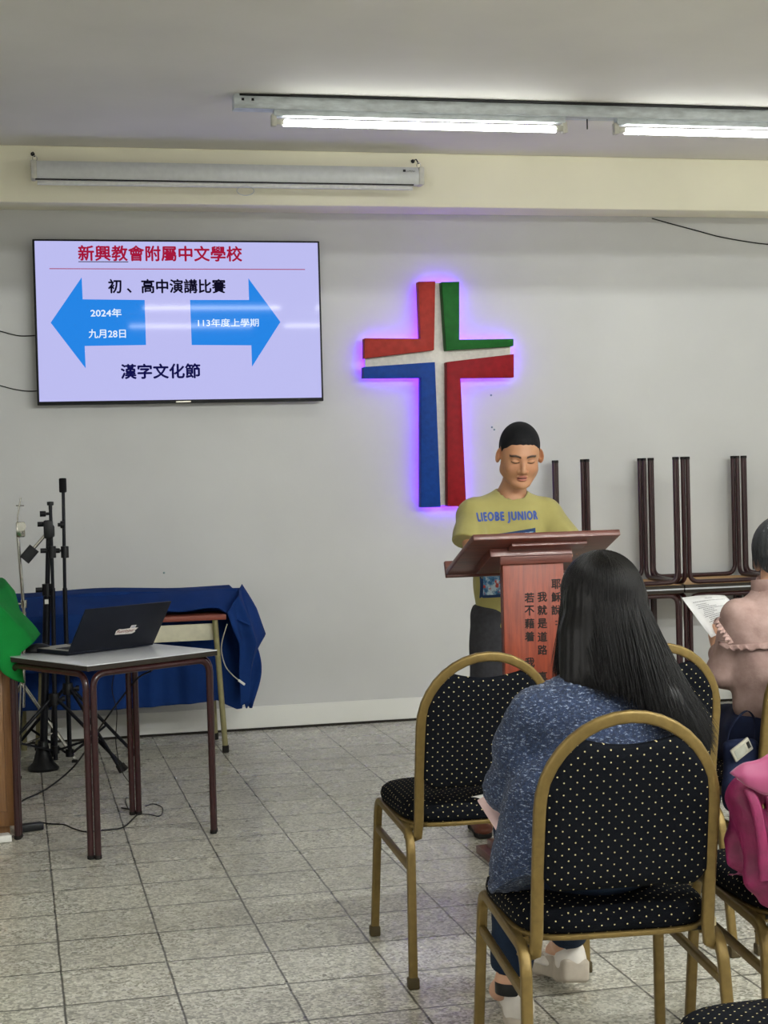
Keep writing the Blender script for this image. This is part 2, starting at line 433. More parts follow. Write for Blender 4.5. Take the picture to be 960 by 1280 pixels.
struct('trim_2',MB().box((XL,3.90,2.834),(XR,4.14,ZC),bev=.006),M['beam'])      # the next beam of the room
struct('baseboard_back',MB().box((XL,YF-.006,.012),(XR,YF,.13),bev=.002),wall_mat('baseboard_paint',(232,232,226),False))
struct('trim_3',MB().box((XL,YF-.012,0),(XR,YF,.012)),mat('dark_gap',(40,36,30),.8))
# nail holes and scuffs left on the wall
for i,(x,y) in enumerate(((205,716),(614,494),(615,534),(618,537))):
    p=py(x,y,YF-.002); mb=MB(); mb.lathe([(.0,-.002),(.006,-.001),(.005,.002),(.0,.004)],n=8,M4=Matrix.Translation(p)@Matrix.Rotation(math.pi/2,4,'X'))
    o=mb.build('nail_hole_plug',mat('plug',(120,140,140),.8)); tag(o,['small dark plug in the white wall above the blue cloth','small dark plug in the wall right of the cross, higher than its neighbours','small dark plug in the wall above the boy\'s head','small dark plug in the wall just right of the lowest one above the boy'][i],'wall plug','plugs in the back wall')
def fill_light(name,loc,rot,sx,sy,pw,c):  # unseen area lights added on the side walls as fill, no windows there
    l=bpy.data.lights.new(name,'AREA'); l.shape='RECTANGLE'; l.size=sx; l.size_y=sy; l.energy=pw; l.color=c
    o=bpy.data.objects.new(name,l); COL.objects.link(o); o.location=loc; o.rotation_euler=rot
fill_light('fill_left',(XL+.03,.6,1.75),(0,-math.pi/2,0),1.3,4.5,FILL*2.2,(1,.985,.95))
fill_light('fill_right',(XR-.03,1.5,1.75),(0,math.pi/2,0),1.3,5.0,FILL*1.2,(1,.985,.95))
# ------------------------------------------------------------------ ceiling lights
M['tube']=emat('fluorescent_tube',(248,251,248),TUBE_F); M['tube_r']=emat('fluorescent_tube_near',(248,251,248),TUBE_R)
M['socket']=mat('socket',(206,204,192),.5)
def channel(y,label):
    e=empty('lighting_channel',(1.035,y,ZC)); tag(e,label,'cable channel')
    L=XR-.06-1.035; w=.075; h=.062
    mb=MB(); mb.box((0,-w/2,-h),(L,-w/2+.003,0)); mb.box((0,w/2-.003,-h),(L,w/2,0)); mb.box((0,-w/2,-h-.002),(L,w/2,-h+.001)); mb.box((0,-w/2-.006,-.004),(L,w/2+.006,0)); 
    mb.build('channel_body',M['galv'],e,False)
    mb=MB(); mb.box((-.003,-w/2,-h-.002),(0,w/2,0)); 
    mb.build('end_plate',M['galv'],e,False)
    mb=MB()
    
    for x in (.03,.075): mb=MB(); mb.box((x,-w/2-.0015,-.03),(x+.012,-w/2,-.018)); mb.build('knockout_hole',M['black'],e,False)
    mb=MB(); mb.sweep([(0.02,-w/2-.012,-.006),(1.6,-w/2-.014,-.007),(L,-w/2-.012,-.006)],circ(.005,8)); mb.build('cable',M['cable'],e)
    mb=MB(); mb.sweep([(0.25,-w/2-.024,-.006),(1.2,-w/2-.03,-.006),(L,-w/2-.022,-.006)],circ(.004,8)); mb.build('cable',M['black'],e)
    mb=MB(); mb.sweep([(1.7,.01,-h-.002),(1.7,.01,-h-.05)],circ(.003,6)); mb.build('hanging_wire',M['cable'],e)
    return e
channel(7.30,'long galvanised steel channel under the ceiling in front of the cream beam')
def tube_light(label):
    e=empty('tube_light'); tag(e,label,'ceiling light','fluorescent tube lights')
    L=1.40
    mb=MB(); mb.prism([(0,0),(L,0),(L,-.028),(0,-.028)],-.024,.024,bev=.003); mb.build('batten',M['galv'],e)
    for s,x in ((1,.0),(-1,L)):
        mb=MB(); mb.box((x-.012,-.017,-.075),(x+.012,.017,-.02),bev=.005); mb.box((min(x,x+s*.05),-.014,-.066),(max(x,x+s*.05),.014,-.04),bev=.004); mb.build('lamp_holder',M['socket'],e)
    mb=MB(); mb.sweep([(.045,0,-.056),(L-.045,0,-.056)],circ(.016,16)); mb.build('fluorescent_tube',M['tube'],e)
    return e
t0=tube_light('glowing white fluorescent tube on the channel, the left one above the cross'); t0.location=(1.215,7.30,ZC-.062)
labs=[(2.875,7.30,'glowing white fluorescent tube at the right edge of the photo')]
for x,y,l in labs: c=copy_tree(t0); c.location=(x,y,ZC-.062); c['label']=l
# the rest of this row and the rows behind the camera light the room
for x in (4.53,): c=copy_tree(t0); c.location=(x,7.30,ZC-.062); c['label']='fluorescent tube light further right along the same channel'
tube_r=[q for q in t0.children if q.name.startswith('fluorescent_tube')][0].data.copy(); tube_r.materials[0]=M['tube_r']
for y in (1.95,0.10): channel(y,'galvanised steel channel carrying the tube lights over the audience, '+('nearer the stage' if y>1 else 'further back'))
for y in (1.95,0.10):
    for x in (1.215,2.875,4.53): 
        c=copy_tree(t0); c.location=(x,y,ZC-.062); tb=[q for q in c.children if q.name.startswith('fluorescent_tube')][0]; tb.data=tube_r; c['label']='fluorescent tube light on the ceiling over the audience'
# ------------------------------------------------------------------ projector screen
def projector_screen():
    y=8.415; a=py(38,200,y); b=py(528,215,y); x0,x1=a.x,b.x; zt=(a.z+b.z)/2+.005; zb=zt-.092
    e=empty('projector_screen',((x0+x1)/2,y,zb)); tag(e,'long white roll-up projector screen case hanging on the cream beam','projector screen')
    L=x1-x0; h=zt-zb; mb=MB()
    prof=[(-.035,0),(.03,0),(.035,.02),(.035,h-.01),(.02,h),(-.03,h),(-.04,h-.02),(-.044,h*.55),(-.04,.02)]
    mb.v=[];  vs=[(-L/2+.03,p,q) for p,q in prof]+[(L/2-.03,p,q) for p,q in prof]; k=len(prof)
    mb.add(vs,[tuple(range(k)),tuple(range(2*k-1,k-1,-1))]+[(i,i+k,(i+1)%k+k,(i+1)%k) for i in range(k)])
    mb.build('case',M['white_metal'],e,auto=True)
    for s in (-1,1):
        c=MB(); c.box((s*L/2-(.03 if s>0 else 0),-.046,-.002),(s*L/2+(.03 if s<0 else 0),.038,h+.003),bev=.008); c.build('end_cap',M['socket'],e)
    mb=MB(); mb.box((-L/2+.02,-.042,-.006),(L/2-.06,-.03,0)); mb.build('slot',M['black'],e,False)
    mb=MB(); mb.sweep([(-L/2+.03,-.045,-.022),(L/2-.07,-.045,-.022)],circ(.012,12)); mb.build('bottom_bar',M['white_plastic'],e)
    ring=MB(); ring.sweep([(.06+.045*math.cos(t),-.055,-.05+.024*math.sin(t)) for t in np.linspace(0,2*math.pi,24,endpoint=False)],circ(.0022,6),closed=True); ring.build('pull_ring',M['white_metal'],e)
    # maker's mark, a small dark block and letters
    mb=MB(); mb.box((L/2-.118,-.0455,h*.70),(L/2-.104,-.0435,h*.70+.012)); mb.build('maker_mark',M['black'],e,False)
    text_mesh('maker_name','LUMENA',M['black'],e,0,0,(L/2-.100,L/2-.052,h*.70,h*.70+.009,-.0452))
    for s in (-1,1):
        x=s*(L/2-.022); up=.045
        r=MB(); r.sweep([(x+.011*math.cos(t),-.01,h+.014+.015*math.sin(t)) for t in np.linspace(0,2*math.pi,16,endpoint=False)],circ(.0022,6),closed=True)
        r.build('hanging_ring',M['chrome'],e)
        hk=MB(); hk.sweep(smooth_path([(x,-.01,h+.024),(x-.006,0,h+.04),(x-.008,.02,h+.052),(x-.008,8.5-y,h+.055)]),circ(.0035,8)); hk.lathe([(0,0),(.011,0),(.009,.006),(0,.007)],n=12,M4=Matrix.Translation((x-.008,8.5-y-.001,h+.055))@Matrix.Rotation(math.pi/2,4,'X'))
        hk.build('wall_hook',M['black_metal'],e)
projector_screen()
# ------------------------------------------------------------------ television
def television():
    yf=8.655; c=[py(*p,yf) for p in ((39,298),(399,302),(405,500),(48,508))]
    x0=(c[0].x+c[3].x)/2; x1=(c[1].x+c[2].x)/2; z1=(c[0].z+c[1].z)/2; z0=(c[2].z+c[3].z)/2
    e=empty('television',((x0+x1)/2,YF,z0)); tag(e,'large flat wall television showing a lavender slide with two blue arrows','television')
    W=x1-x0; Hh=z1-z0; yo=yf-YF; X=lambda px,pyy: py(px,pyy,yf)-V(e.location)
    mb=MB(); mb.box((-W/2,yo+.002,0),(W/2,yo+.03,Hh),bev=.003); mb.build('housing',M['black'],e)
    mb=MB(); mb.box((-W*.32,yo+.028,.12),(W*.32,yo+.06,Hh-.25),bev=.01); mb.build('rear_cover',M['black'],e)
    mb=MB(); mb.box((-.3,yo+.058,.2),(-.27,-.001,.75)); mb.box((.27,yo+.058,.2),(.3,-.001,.75)); mb.box((-.4,-.012,.4),(.4,-.001,.5)); mb.build('wall_bracket',M['black_metal'],e)
    scr=emat('lit_screen',(196,196,250),.86,.04,(.01,.01,.01,1))
    mb=MB(); mb.box((-W/2+.011,yo-.001,.019),(W/2-.011,yo+.003,Hh-.010)); mb.build('screen',scr,e,False)
    mb=MB(); mb.box((-.04,yo-.0015,.004),(.04,yo,.012)); mb.build('maker_badge',M['silver'],e,False)
    Z=lambda zx,zy: X(20+zx/2.4,280+zy/2.4)     # slide layout read from the photo, laid out on the panel
    def rect(x0,y0,x1,y1): 
        a=Z(x0,(y0+y1)/2); b=Z(x1,(y0+y1)/2); cc=Z((x0+x1)/2,y0); d=Z((x0+x1)/2,y1); return (a.x,b.x,d.z,cc.z,yo-.0022)
    red=emat('slide_red',(196,30,72),.62); dark=emat('slide_black',(22,20,48),.5); navy=emat('slide_navy',(20,20,92),.6); blue=emat('slide_blue',(40,140,240),.85); wht=emat('slide_pale',(225,238,255),.95)
    text_mesh('slide_title','新興教會附屬中文學校',red,e,0,0,rect(187,66,677,111),bold=.03)
    text_mesh('slide_heading','初 、高中演講比賽',dark,e,0,0,rect(277,166,628,207),bold=.03)
    text_mesh('slide_footer','漢字文化節',navy,e,0,0,rect(315,420,552,463),bold=.035)
    def arrow(pts,name):
        mb=MB(); P=[Z(*p) for p in pts]; mb.add([(p.x,yo-.0014,p.z) for p in P],[tuple(range(len(P)))]); return mb.build(name,blue,e,False)
    arrow([(104,296),(197,160),(200,226),(386,228),(390,363),(206,366),(209,433)],'slide_arrow')
    arrow([(793,294),(697,163),(699,228),(522,228),(527,363),(706,364),(708,428)],'slide_arrow')
    text_mesh('slide_date','2024年',wht,e,0,0,rect(224,254,316,279),bold=.025)
    text_mesh('slide_date','九月28日',wht,e,0,0,rect(218,316,329,342),bold=.02)
    text_mesh('slide_term','113年度上學期',wht,e,0,0,rect(546,284,728,308),bold=.01)
    for (a,b,c2,d) in ((100,133,867,137),(187,112,337,114)):
        mb=MB(); p=Z(a,b); q=Z(c2,d+.5); mb.add([(p.x,yo-.0014,p.z),(q.x,yo-.0014,p.z),(q.x,yo-.0014,p.z-.004),(p.x,yo-.0014,p.z-.004)],[(0,1,2,3)]); mb.build('slide_rule',red if a==100 else dark,e,False)
television()
# ------------------------------------------------------------------ the lit cross
def cross():
    yf=8.630; yb=8.690; base=py(546,640,8.70)
    e=empty('wall_cross',(base.x,YF,base.z)); tag(e,'cross of red, green and blue panels with violet light glowing behind it','cross')
    O=V(e.location)
    def Z(zx,zy,Y=yf): p=py(430+zx/4,330+zy/4,Y)-O; return (p.x,p.z)
    def paint(n,rgb): return mat(n,rgb,.55,0,.14,30,.06,90,spec=.2)
    pieces=[('salmon',(156,46,36),[(372,88),(457,86),(451,430),(103,472),(103,371),(383,373)]),
            ('green',(12,92,28),[(489,90),(577,88),(577,378),(848,374),(848,410),(828,412),(512,432)]),
            ('blue',(6,58,138),[(98,515),(455,490),(484,1215),(386,1217),(386,568),(98,570)]),
            ('dark_red',(138,12,24),[(515,490),(850,450),(850,567),(583,570),(612,1212),(519,1212)])]
    lab={'salmon':'salmon red panel','green':'green panel','blue':'blue panel','dark_red':'crimson panel'}
    for n,rgb,poly in pieces:
        mb=MB(); mb.prism([Z(*p) for p in poly],yf-YF,yb-YF,bev=.0025); o=mb.build('cross_panel',paint('cross_'+n,rgb),e,True); o['label']=lab[n]
    mb=MB(); bd=[(385,93),(565,93),(565,390),(834,385),(834,555),(568,558),(598,1207),(398,1207),(398,557),(106,557),(106,385),(385,385)]
    mb.prism([Z(*p,yb) for p in bd],yb-YF,yb-YF+.012,bev=.001); mb.build('backing_board',mat('backing_white',(226,222,214),.6),e)
    led=emat('violet_led',(110,30,255),LED)
    ins=[Z(*p,8.71) for p in bd]; cx=sum(p[0] for p in ins)/len(ins)
    # LED strip along the board's rim, between board and wall
    mb=MB(); y0,y1=yb-YF+.014,yb-YF+.026
    n=len(ins); SG=1.0 if sum(ins[i][0]*ins[(i+1)%n][1]-ins[(i+1)%n][0]*ins[i][1] for i in range(n))<0 else -1.0
    for i in range(n):
        a=V((ins[i][0],0,ins[i][1])); b=V((ins[(i+1)%n][0],0,ins[(i+1)%n][1])); d=(b-a).normalized(); nn=V((-d.z,0,d.x))
        a=a-nn*SG*.010; b=b-nn*SG*.010; w=.004*SG
        mb.add([a+V((0,y0,0)),b+V((0,y0,0)),b+V((0,y1,0)),a+V((0,y1,0)),a+nn*w+V((0,y0,0)),b+nn*w+V((0,y0,0)),b+nn*w+V((0,y1,0)),a+nn*w+V((0,y1,0))],[(0,1,2,3),(4,7,6,5),(0,4,5,1),(3,2,6,7),(0,3,7,4),(1,5,6,2)])
    mb.build('led_strip',led,e,False)
    for p in ((470,140),(470,1100),(200,470),(760,470)):
        x,z=Z(*p,8.71); m2=MB(); m2.box((x-.012,yb-YF+.012,z-.012),(x+.012,0,z+.012)); m2.build('spacer',M['black'],e,False)
cross()
# ------------------------------------------------------------------ cables on the wall
def wall_cable(pts,label,r=.003):
    o=tube('wall_cable',[py(x,y,YF-r-.001+.0) for x,y in pts],r,M['cable']); tag(o,label,'cable'); return o
wall_cable([(815,273),(840,280),(870,288),(900,296),(940,303),(975,307)],'thin black cable drooping under the beam at upper right',.0035)
wall_cable([(-30,408),(0,414),(15,418),(30,420),(70,418)],'upper thin black cable running to the television from the left')
wall_cable([(-30,474),(0,482),(20,487),(40,489),(75,486)],'lower thin black cable running to the television from the left')
# ------------------------------------------------------------------ maroon-legged tables
def small_table(label,group=None,top=None,size=(.57,.53)):
    e=empty('small_table'); tag(e,label,'table',group); a,b=size; H=.72
    mb=MB(); mb.box((-a/2,-b/2,H-.004),(a/2,b/2,H),bev=.0015); mb.build('laminate_surface',M['laminate'],e)
    mb=MB(); mb.box((-a/2,-b/2,H-.022),(a/2,b/2,H-.004),bev=.001); mb.build('board',[M['edge_dark'] if top is None else top],e,False)
    mb=MB(); mb.box((-a/2+.01,-b/2+.01,H-.0235),(a/2-.01,b/2-.01,H-.022)); mb.build('underside',M['chip'],e,False)
    r=.0125; i=.014
    for (p,q,nrm) in (((-a/2+.033,-b/2+i),(a/2-.033,-b/2+i),0),((-a/2+.033,b/2-i),(a/2-.033,b/2-i),0),((-a/2+i,-b/2+.033),(-a/2+i,b/2-.033),1),((a/2-i,-b/2+.033),(a/2-i,b/2-.033),1)):
        zt=H-.0235-r-(0 if nrm else .0)
        # legs splay very slightly to the corner
        ox=(0.0,0.0)
        path=fillet([(p[0],p[1],.012),(p[0],p[1],zt),(q[0],q[1],zt),(q[0],q[1],.012)],.055,7)
        mb=MB(); mb.sweep(path,circ(r,10)); f=mb.build('leg_frame',M['maroon'],e)
        for w in (p,q):
            m2=MB(); m2.lathe([(r*.9,0),(r+.001,.002),(r+.001,.014),(r,.015)],c=(w[0],w[1],0),n=12); m2.build('leg_cap',M['rubber'],f)
    return e
desk=small_table('small grey-topped table with maroon tube legs carrying the laptop',size=(.605,.57))
F_,L_,R_,B_=pz(115,832,.72),pz(12,819,.72),pz(267,811,.72),pz(194,802,.72)
fF,fL,fR,fB=pz(115,1075),pz(23,1048),pz(268,1041),pz(173,1017)
ctr=(fL+fR)/2; ang=math.atan2(fR.y-fF.y,fR.x-fF.x)
desk.location=(ctr.x-.0,ctr.y,0); desk.rotation_euler=(0,0,ang)
# stack against the wall: upright tables with others upside down on them
STK=[(3.262,8.415),(3.840,8.415),(4.418,8.415)]
spare=small_table('x')
for i,(x,y) in enumerate(STK):
    c=spare if i==0 else copy_tree(spare); c.location=(x,y,0); c.rotation_euler=(0,0,0); c['group']='stacked spare tables'
    c['label']=['upright maroon-legged table under the upside-down ones, right behind the long-haired woman','upright maroon-legged table under the upside-down ones, behind the sheet of paper','upright maroon-legged table at the right end of the stack'][i]
    c=copy_tree(spare); c.location=(x,y,1.4405); c.rotation_euler=(math.pi,0,0); c['group']='stacked spare tables'
    c['label']=['upside-down table with legs in the air, nearest the boy and lectern','upside-down table with legs in the air, in the middle of the row by the wall','upside-down table with legs in the air behind the woman in pink'][i]
# ------------------------------------------------------------------ lectern
def lectern():
    e=empty('lectern',(1.80,5.52,0)); tag(e,'red wooden lectern with black brushed Chinese characters, in front of the boy','lectern'); O=V(e.location)
    A=V((py(592,676,5.3).x,5.3,1.157))-O; B=V((py(776,668,5.3).x,5.3,1.157))-O; C_=V((2.035,5.67,1.016))-O; D=V((1.52,5.67,1.016))-O
    u=(B-A).normalized(); w=(D-A); w=w-u*w.dot(u); wl=w.length; w.normalize(); n=u.cross(w).normalized()
    if n.z<0: n=-n
    # board (reading surface rises towards the audience)
    Mx=Matrix(((u.x,w.x,n.x,A.x),(u.y,w.y,n.y,A.y),(u.z,w.z,n.z,A.z),(0,0,0,1)))
    Lw=(B-A).length
    mb=MB(); mb.box((0,0,-.0),(Lw,wl,.022),bev=.003,M4=Mx); mb.build('reading_board',M['lectern_dark'],e)
    mb=MB(); mb.box((0,wl-.002,-.006),(Lw,wl+.018,.055),bev=.003,M4=Mx); mb.build('book_stop',M['lectern_dark'],e)
    mb=MB(); mb.box((.085,.10,-.03),(Lw-.15,.30,0),bev=.002,M4=Mx); mb.build('support_rail',M['lectern_dark'],e)
    mb=MB(); mb.box((.15,.045,-.012),(Lw-.11,.10,0),bev=.002,M4=Mx); mb.build('support_rail',M['lectern_dark'],e)
    x0=py(628,692,5.40).x-O.x; x1=py(704,692,5.40).x-O.x; yf=5.40-O.y; zt=1.098
    mb=MB(); mb.box((x0,yf,.06),(x1,yf+.018,zt),bev=.002); mb.build('front_panel',M['lectern'],e)
    for x in (x0,x1-.018):
        mb=MB(); mb.prism([(0,0),(0,0)],0,0) if False else None
        mb.add([(x,yf+.018,.06),(x+.018,yf+.018,.06),(x+.018,yf+.035,.06),(x,yf+.035,.06),(x,yf+.018,1.09),(x+.018,yf+.018,1.09),(x+.018,yf+.035,1.075),(x,yf+.035,1.075)],[(0,3,2,1),(4,5,6,7),(0,1,5,4),(1,2,6,5),(2,3,7,6),(3,0,4,7)])
        mb.build('side_panel',M['lectern_dark'],e,False)
    mb=MB(); mb.box((x0-.012,yf-.012,1.098-.035),(x1+.03,yf+.0,1.098+.0),bev=.003)
    mb.build('top_moulding',M['lectern_dark'],e)
    mb=MB(); mb.box((x0-.06,yf-.06,0),(x1+.06,yf+.22,.03),bev=.004); mb.box((x0-.03,yf-.03,.03),(x1+.03,yf+.18,.06),bev=.004); mb.build('base',M['lectern_dark'],e)
    ink=mat('black_ink',(30,18,14),.6)
    def cols(s,cx,y0,step,size):
        for i,ch in enumerate(s):
            if ch==' ': continue
            p=py(cx+.0062*(y0+i*step-730),y0+i*step,5.40)-O; hs=size/2
            small=ch in '：、'
            hh=hs*(.45 if small else 1); ww=hs*(.25 if small else 1)
            text_mesh('painted_character',ch,ink,e,0,0,(p.x-ww,p.x+ww,p.z-hh,p.z+hh,yf-.0012),bold=.03)
    cols('耶穌說：',695,730,16.2,.034)
    cols('我就是道路 真理',677.5,746,16.6,.034)
    cols('若不藉着 我沒有',661.5,747,16.2,.034)
lectern()
# ------------------------------------------------------------------ laptop, mouse
def laptop():
    bl=pz(85,817,.73); br=pz(192,806.5,.722); d=(br-bl); d.z=0; W=d.length; rz=math.atan2(d.y,d.x)
    e=empty('laptop',(bl.x,bl.y,.72),rz); tag(e,'open dark navy laptop seen from behind, sticker on its lid','laptop')
    D=.235
    mb=MB(); mb.box((0,.0,.003),(W,D,.018),bev=.004); mb.build('base',M['laptop'],e)
    mb=MB(); mb.box((.006,.01,.018),(W-.006,D-.006,.0195),bev=.0005); mb.build('palm_rest',M['silver'],e,False)
    mb=MB()
    for r in range(5):
        for c in range(14): mb.box((.03+c*(W-.06)/14,.03+r*.019,.0195),(.03+(c+.82)*(W-.06)/14,.03+r*.019+.016,.0212))
    k=mb.build('keyboard',M['key'],e,False)
    mb=MB(); mb.box((W*.36,.145,.0194),(W*.64,.22,.0199)); mb.build('touchpad',M['edge_dark'],e,False)
    tilt=math.radians(-18); Hh=.212
    Mx=Matrix.Translation((0,.0,.016))@Matrix.Rotation(tilt*-1,4,'X')
    # lid leans back over the hinge, towards the camera
    Mx=Matrix.Translation((0,.004,.014))@Matrix.Rotation(math.radians(35),4,'X')
    mb=MB(); mb.box((0,-.007,0),(W,0,Hh),bev=.003,M4=Mx); lid=mb.build('lid',M['laptop'],e)
    mb=MB(); mb.box((.006,0,.01),(W-.006,.0008,Hh-.005),M4=Mx); mb.build('display',emat('laptop_display',(60,80,120),.25),lid,False)
    # die-cut sticker with script lettering
    st=mat('sticker_white',(226,220,214),.5); sr=mat('sticker_red',(132,70,60),.5); sb=mat('sticker_blue',(70,96,150),.5)
    mb=MB(); cx=W*.585; cz=Hh*.40; 
    pts=[(-.062,-.018),(.040,-.022),(.058,-.012),(.052,-.004),(.066,.012),(.046,.013),(.048,.030),(.018,.030),(.016,.013),(-.03,.011),(-.048,.014),(-.063,.004)]
    mb.prism([(cx+p[0]*.82,cz+p[1]*.82) for p in pts],-.0078,-.0070); 
    o=mb.build('sticker',st,lid,False)
    for v in o.data.vertices: v.co=Mx@v.co
    t=text_mesh('sticker_lettering','Rustityper',sr,o,0,0,(cx-.047,cx+.040,cz-.012,cz+.008,-.0081),shear=.3,bold=.02)
    for v in t.data.vertices: v.co=Mx@v.co
    t=text_mesh('sticker_lettering','GO',sb,o,0,0,(cx+.018,cx+.036,cz+.012,cz+.022,-.0081),bold=.02)
    for v in t.data.vertices: v.co=Mx@v.co
    return e
laptop()
mb=MB(); bmm=bmesh.new(); bmesh.ops.create_uvsphere(bmm,u_segments=20,v_segments=12,radius=1)
for v in bmm.verts: v.co=V((v.co.x*.052,v.co.y*.032,max(v.co.z,-.25)*.028+.007))
mo=pz(48,812,.73); mb.bm(bmm); o=mb.build('computer_mouse',M['black'],auto=False); o.location=(mo.x,mo.y,.7205); o.rotation_euler=(0,0,.2)
tag(o,'black computer mouse beside the laptop','mouse')
w=MB(); w.box((.02,-.003,.026),(.036,.003,.0335),bev=.001); w.build('scroll_wheel',M['rubber'],o)
# ------------------------------------------------------------------ floor cables
def fl(pts,r=.003): return [V((pz(x,y,r).x,pz(x,y,r).y,r+.0008)) for x,y in pts]
a=fl([(-12,1052),(0,1040),(18,1010),(30,1000)],.004)
cabp=a[:1]+a[1:]+[V(pz(60,985,.03)),V(pz(95,955,.10)),V(py(128,905,6.75)),V(py(150,875,6.75)),V(py(172,848,6.70)),V(py(190,838,6.60))]
o=tube('power_cable',cabp,.004,M['cable']); tag(o,'black cable sagging from under the laptop table to the floor at left','cable')
pp=[V(py(144,836,6.55)),V(py(140,862,6.6)),V(py(146,890,6.7)),V(py(145,930,6.75)),V(py(153,965,6.8))]+fl([(166,986),(157,1000),(165,1016),(185,1018),(200,1020),(203,1010),(192,1005),(182,1008)],.002)
o=tube('thin_cable',pp,.002,M['cable']); tag(o,'thin black cable hanging behind the table and looping round its rear leg','cable')
o=tube('charger_cable',fl([(50,1028),(62,1030),(80,1031),(92,1036),(108,1040),(130,1038),(152,1035),(165,1025),(172,1015),(152,1010)],.003),.003,M['cable']); tag(o,'black charger cable lying on the floor under the table','cable')
mb=MB(); p=pz(38,1034,.015); mb.box((-.05,-.022,0),(.05,.022,.03),bev=.006); o=mb.build('power_adapter',M['black']); o.location=(p.x,p.y,.001); o.rotation_euler=(0,0,.3); tag(o,'black power adapter on the floor behind the left table leg','power adapter')
mb=MB(); p=pz(-3,1046,.015); mb.box((-.05,-.03,0),(.05,.03,.028),bev=.005); o=mb.build('plug_socket',M['white_plastic']); o.location=(p.x,p.y-.03,.001); o.rotation_euler=(0,0,.2); tag(o,'white plug socket on the floor in front of the brown cabinet','plug socket')
# ------------------------------------------------------------------ brown cabinet and green cloth (left edge)
e=empty('wooden_cabinet',(-.42,7.05,0)); tag(e,'brown wooden cabinet at the left edge under a green cloth','cabinet')
mb=MB(); mb.box((-.35,-.56,.04),(.40,.56,.72),bev=.006); mb.box((-.35,-.54,.715),(.28,.56,.93),bev=.006); mb.build('body',M['cabinet'],e)
mb=MB(); mb.box((-.33,-.53,0),(.37,.53,.04)); mb.build('plinth',M['cabinet'],e,False)
mb=MB(); mb.box((-.37,-.56,.93),(.29,.58,.955),bev=.004); mb.build('top',M['cabinet'],e)
mb=MB(); mb.box((-.33,-.568,.10),(.36,-.556,.66),bev=.004); mb.build('front_panel',M['cabinet'],e)
def grid_mesh(name,nx,ny,fn,m,parent=None,thick=.004):
    vs=[];f=[]
    for j in range(ny):
        for i in range(nx): vs.append(fn(i/(nx-1),j/(ny-1)))
    for j in range(ny-1):
        for i in range(nx-1): f.append((j*nx+i,j*nx+i+1,(j+1)*nx+i+1,(j+1)*nx+i))
    mb=MB(); mb.add(vs,f); o=mb.build(name,m,parent,auto=False)
    if thick:
        md=o.modifiers.new('thick','SOLIDIFY'); md.thickness=thick; md.offset=1
    return o
def lerp(a,b,t): return V(a)*(1-t)+V(b)*t
def poly_at(P,t):
    P=[V(p) for p in P]; L=[0]
    for i in range(1,len(P)): L.append(L[-1]+(P[i]-P[i-1]).length)
    s=t*L[-1]
    for i in range(1,len(P)):
        if s<=L[i]+1e-9: return P[i-1].lerp(P[i],(s-L[i-1])/max(L[i]-L[i-1],1e-9))
    return P[-1]
# green cloth: lies on the cabinet top, falls over the front and flares out on the right in pointed folds
def green(u,v):
    back=[(-.80,7.5,.965),(-.4,7.5,.965),(-.05,7.5,.965),(0.0,7.48,.90),(.03,7.45,.72)]
    mid=[(-.80,6.9,.965),(-.4,6.9,.965),(-.03,6.9,.965),(.03,6.85,.86),(.095,6.80,.765)]
    edge=[(-.80,6.46,.965),(-.4,6.46,.965),(-.085,6.46,.965),(-.01,6.45,.84),(.075,6.47,.775)]
    drop=[(-.80,6.44,.80),(-.4,6.44,.79),(-.13,6.43,.84),(-.06,6.42,.77),(.02,6.45,.735)]
    hem=[(-.80,6.44,.72),(-.4,6.43,.70),(-.13,6.40,.735),(-.05,6.41,.665),(.035,6.44,.62)]
    S=[poly_at(q,u) for q in (back,mid,edge,drop,hem)]
    p=poly_at(S,v)
    f=(math.sin(u*17+v*7)*.024-abs(math.sin(u*9-v*4+1))*.018)*min(1,v*1.5)
    return p+V((f*.4,-abs(f)*.8-.004,f*.3))
o=grid_mesh('green_cloth',60,60,green,M['green_cloth']); tag(o,'bright green cloth draped over the cabinet at the left edge','cloth')
# ------------------------------------------------------------------ olive school desk in front of the blue cloth
def school_desk():
    yF,yR=8.06,8.30; x0=py(50,850,8.15).x; x1=py(283,770,yF).x; zt=py(283,768,yF).z
    e=empty('school_desk',((x0+x1)/2,(yF+yR)/2,0)); tag(e,'old school desk with olive green legs and cream panel under the blue cloth','desk'); O=V(e.location)
    def P(x,y,z): return V((x,y,z))-O
    a,b=P(x0-.03,yF,zt-.026),P(x1,yR+.06,zt)
    mb=MB(); mb.box(a,b,bev=.004); mb.build('desk_top',M['wood_red'],e)
    cp=py(207,782,yF+.05); cq=py(264,800,yF+.05)
    mb=MB(); mb.box(P(x0+.02,yF+.05,cq.z),P(x1-.06,yF+.065,cp.z),bev=.002); mb.build('panel',M['cream'],e)
    for xx,s in ((x0+.02,-1),(x1-.055,1)):
        for yy in (yF+.03,yR+.16):
            foot=P(xx+s*.035,yy,.0); 
            mb=MB(); mb.sweep([P(xx+s*.035,yy+(.0 if yy<8.2 else .05),.03),P(xx,yy if yy<8.2 else yR+.02,zt-.026)],circ(.0145,12)); l=mb.build('leg',M['olive'],e)
            m2=MB(); m2.lathe([(.014,0),(.017,.002),(.017,.035),(.015,.037)],c=P(xx+s*.036,yy+(.0 if yy<8.2 else .05),0),n=12); m2.build('foot_cap',M['rubber'],l)
    zz=py(200,838,8.1).z
    mb=MB(); mb.sweep([P(x0,yR+.1,zz-.004),P(x1-.04,yR+.1,zz)],circ(.009,10)); mb.build('stretcher',M['olive'],e)
school_desk()
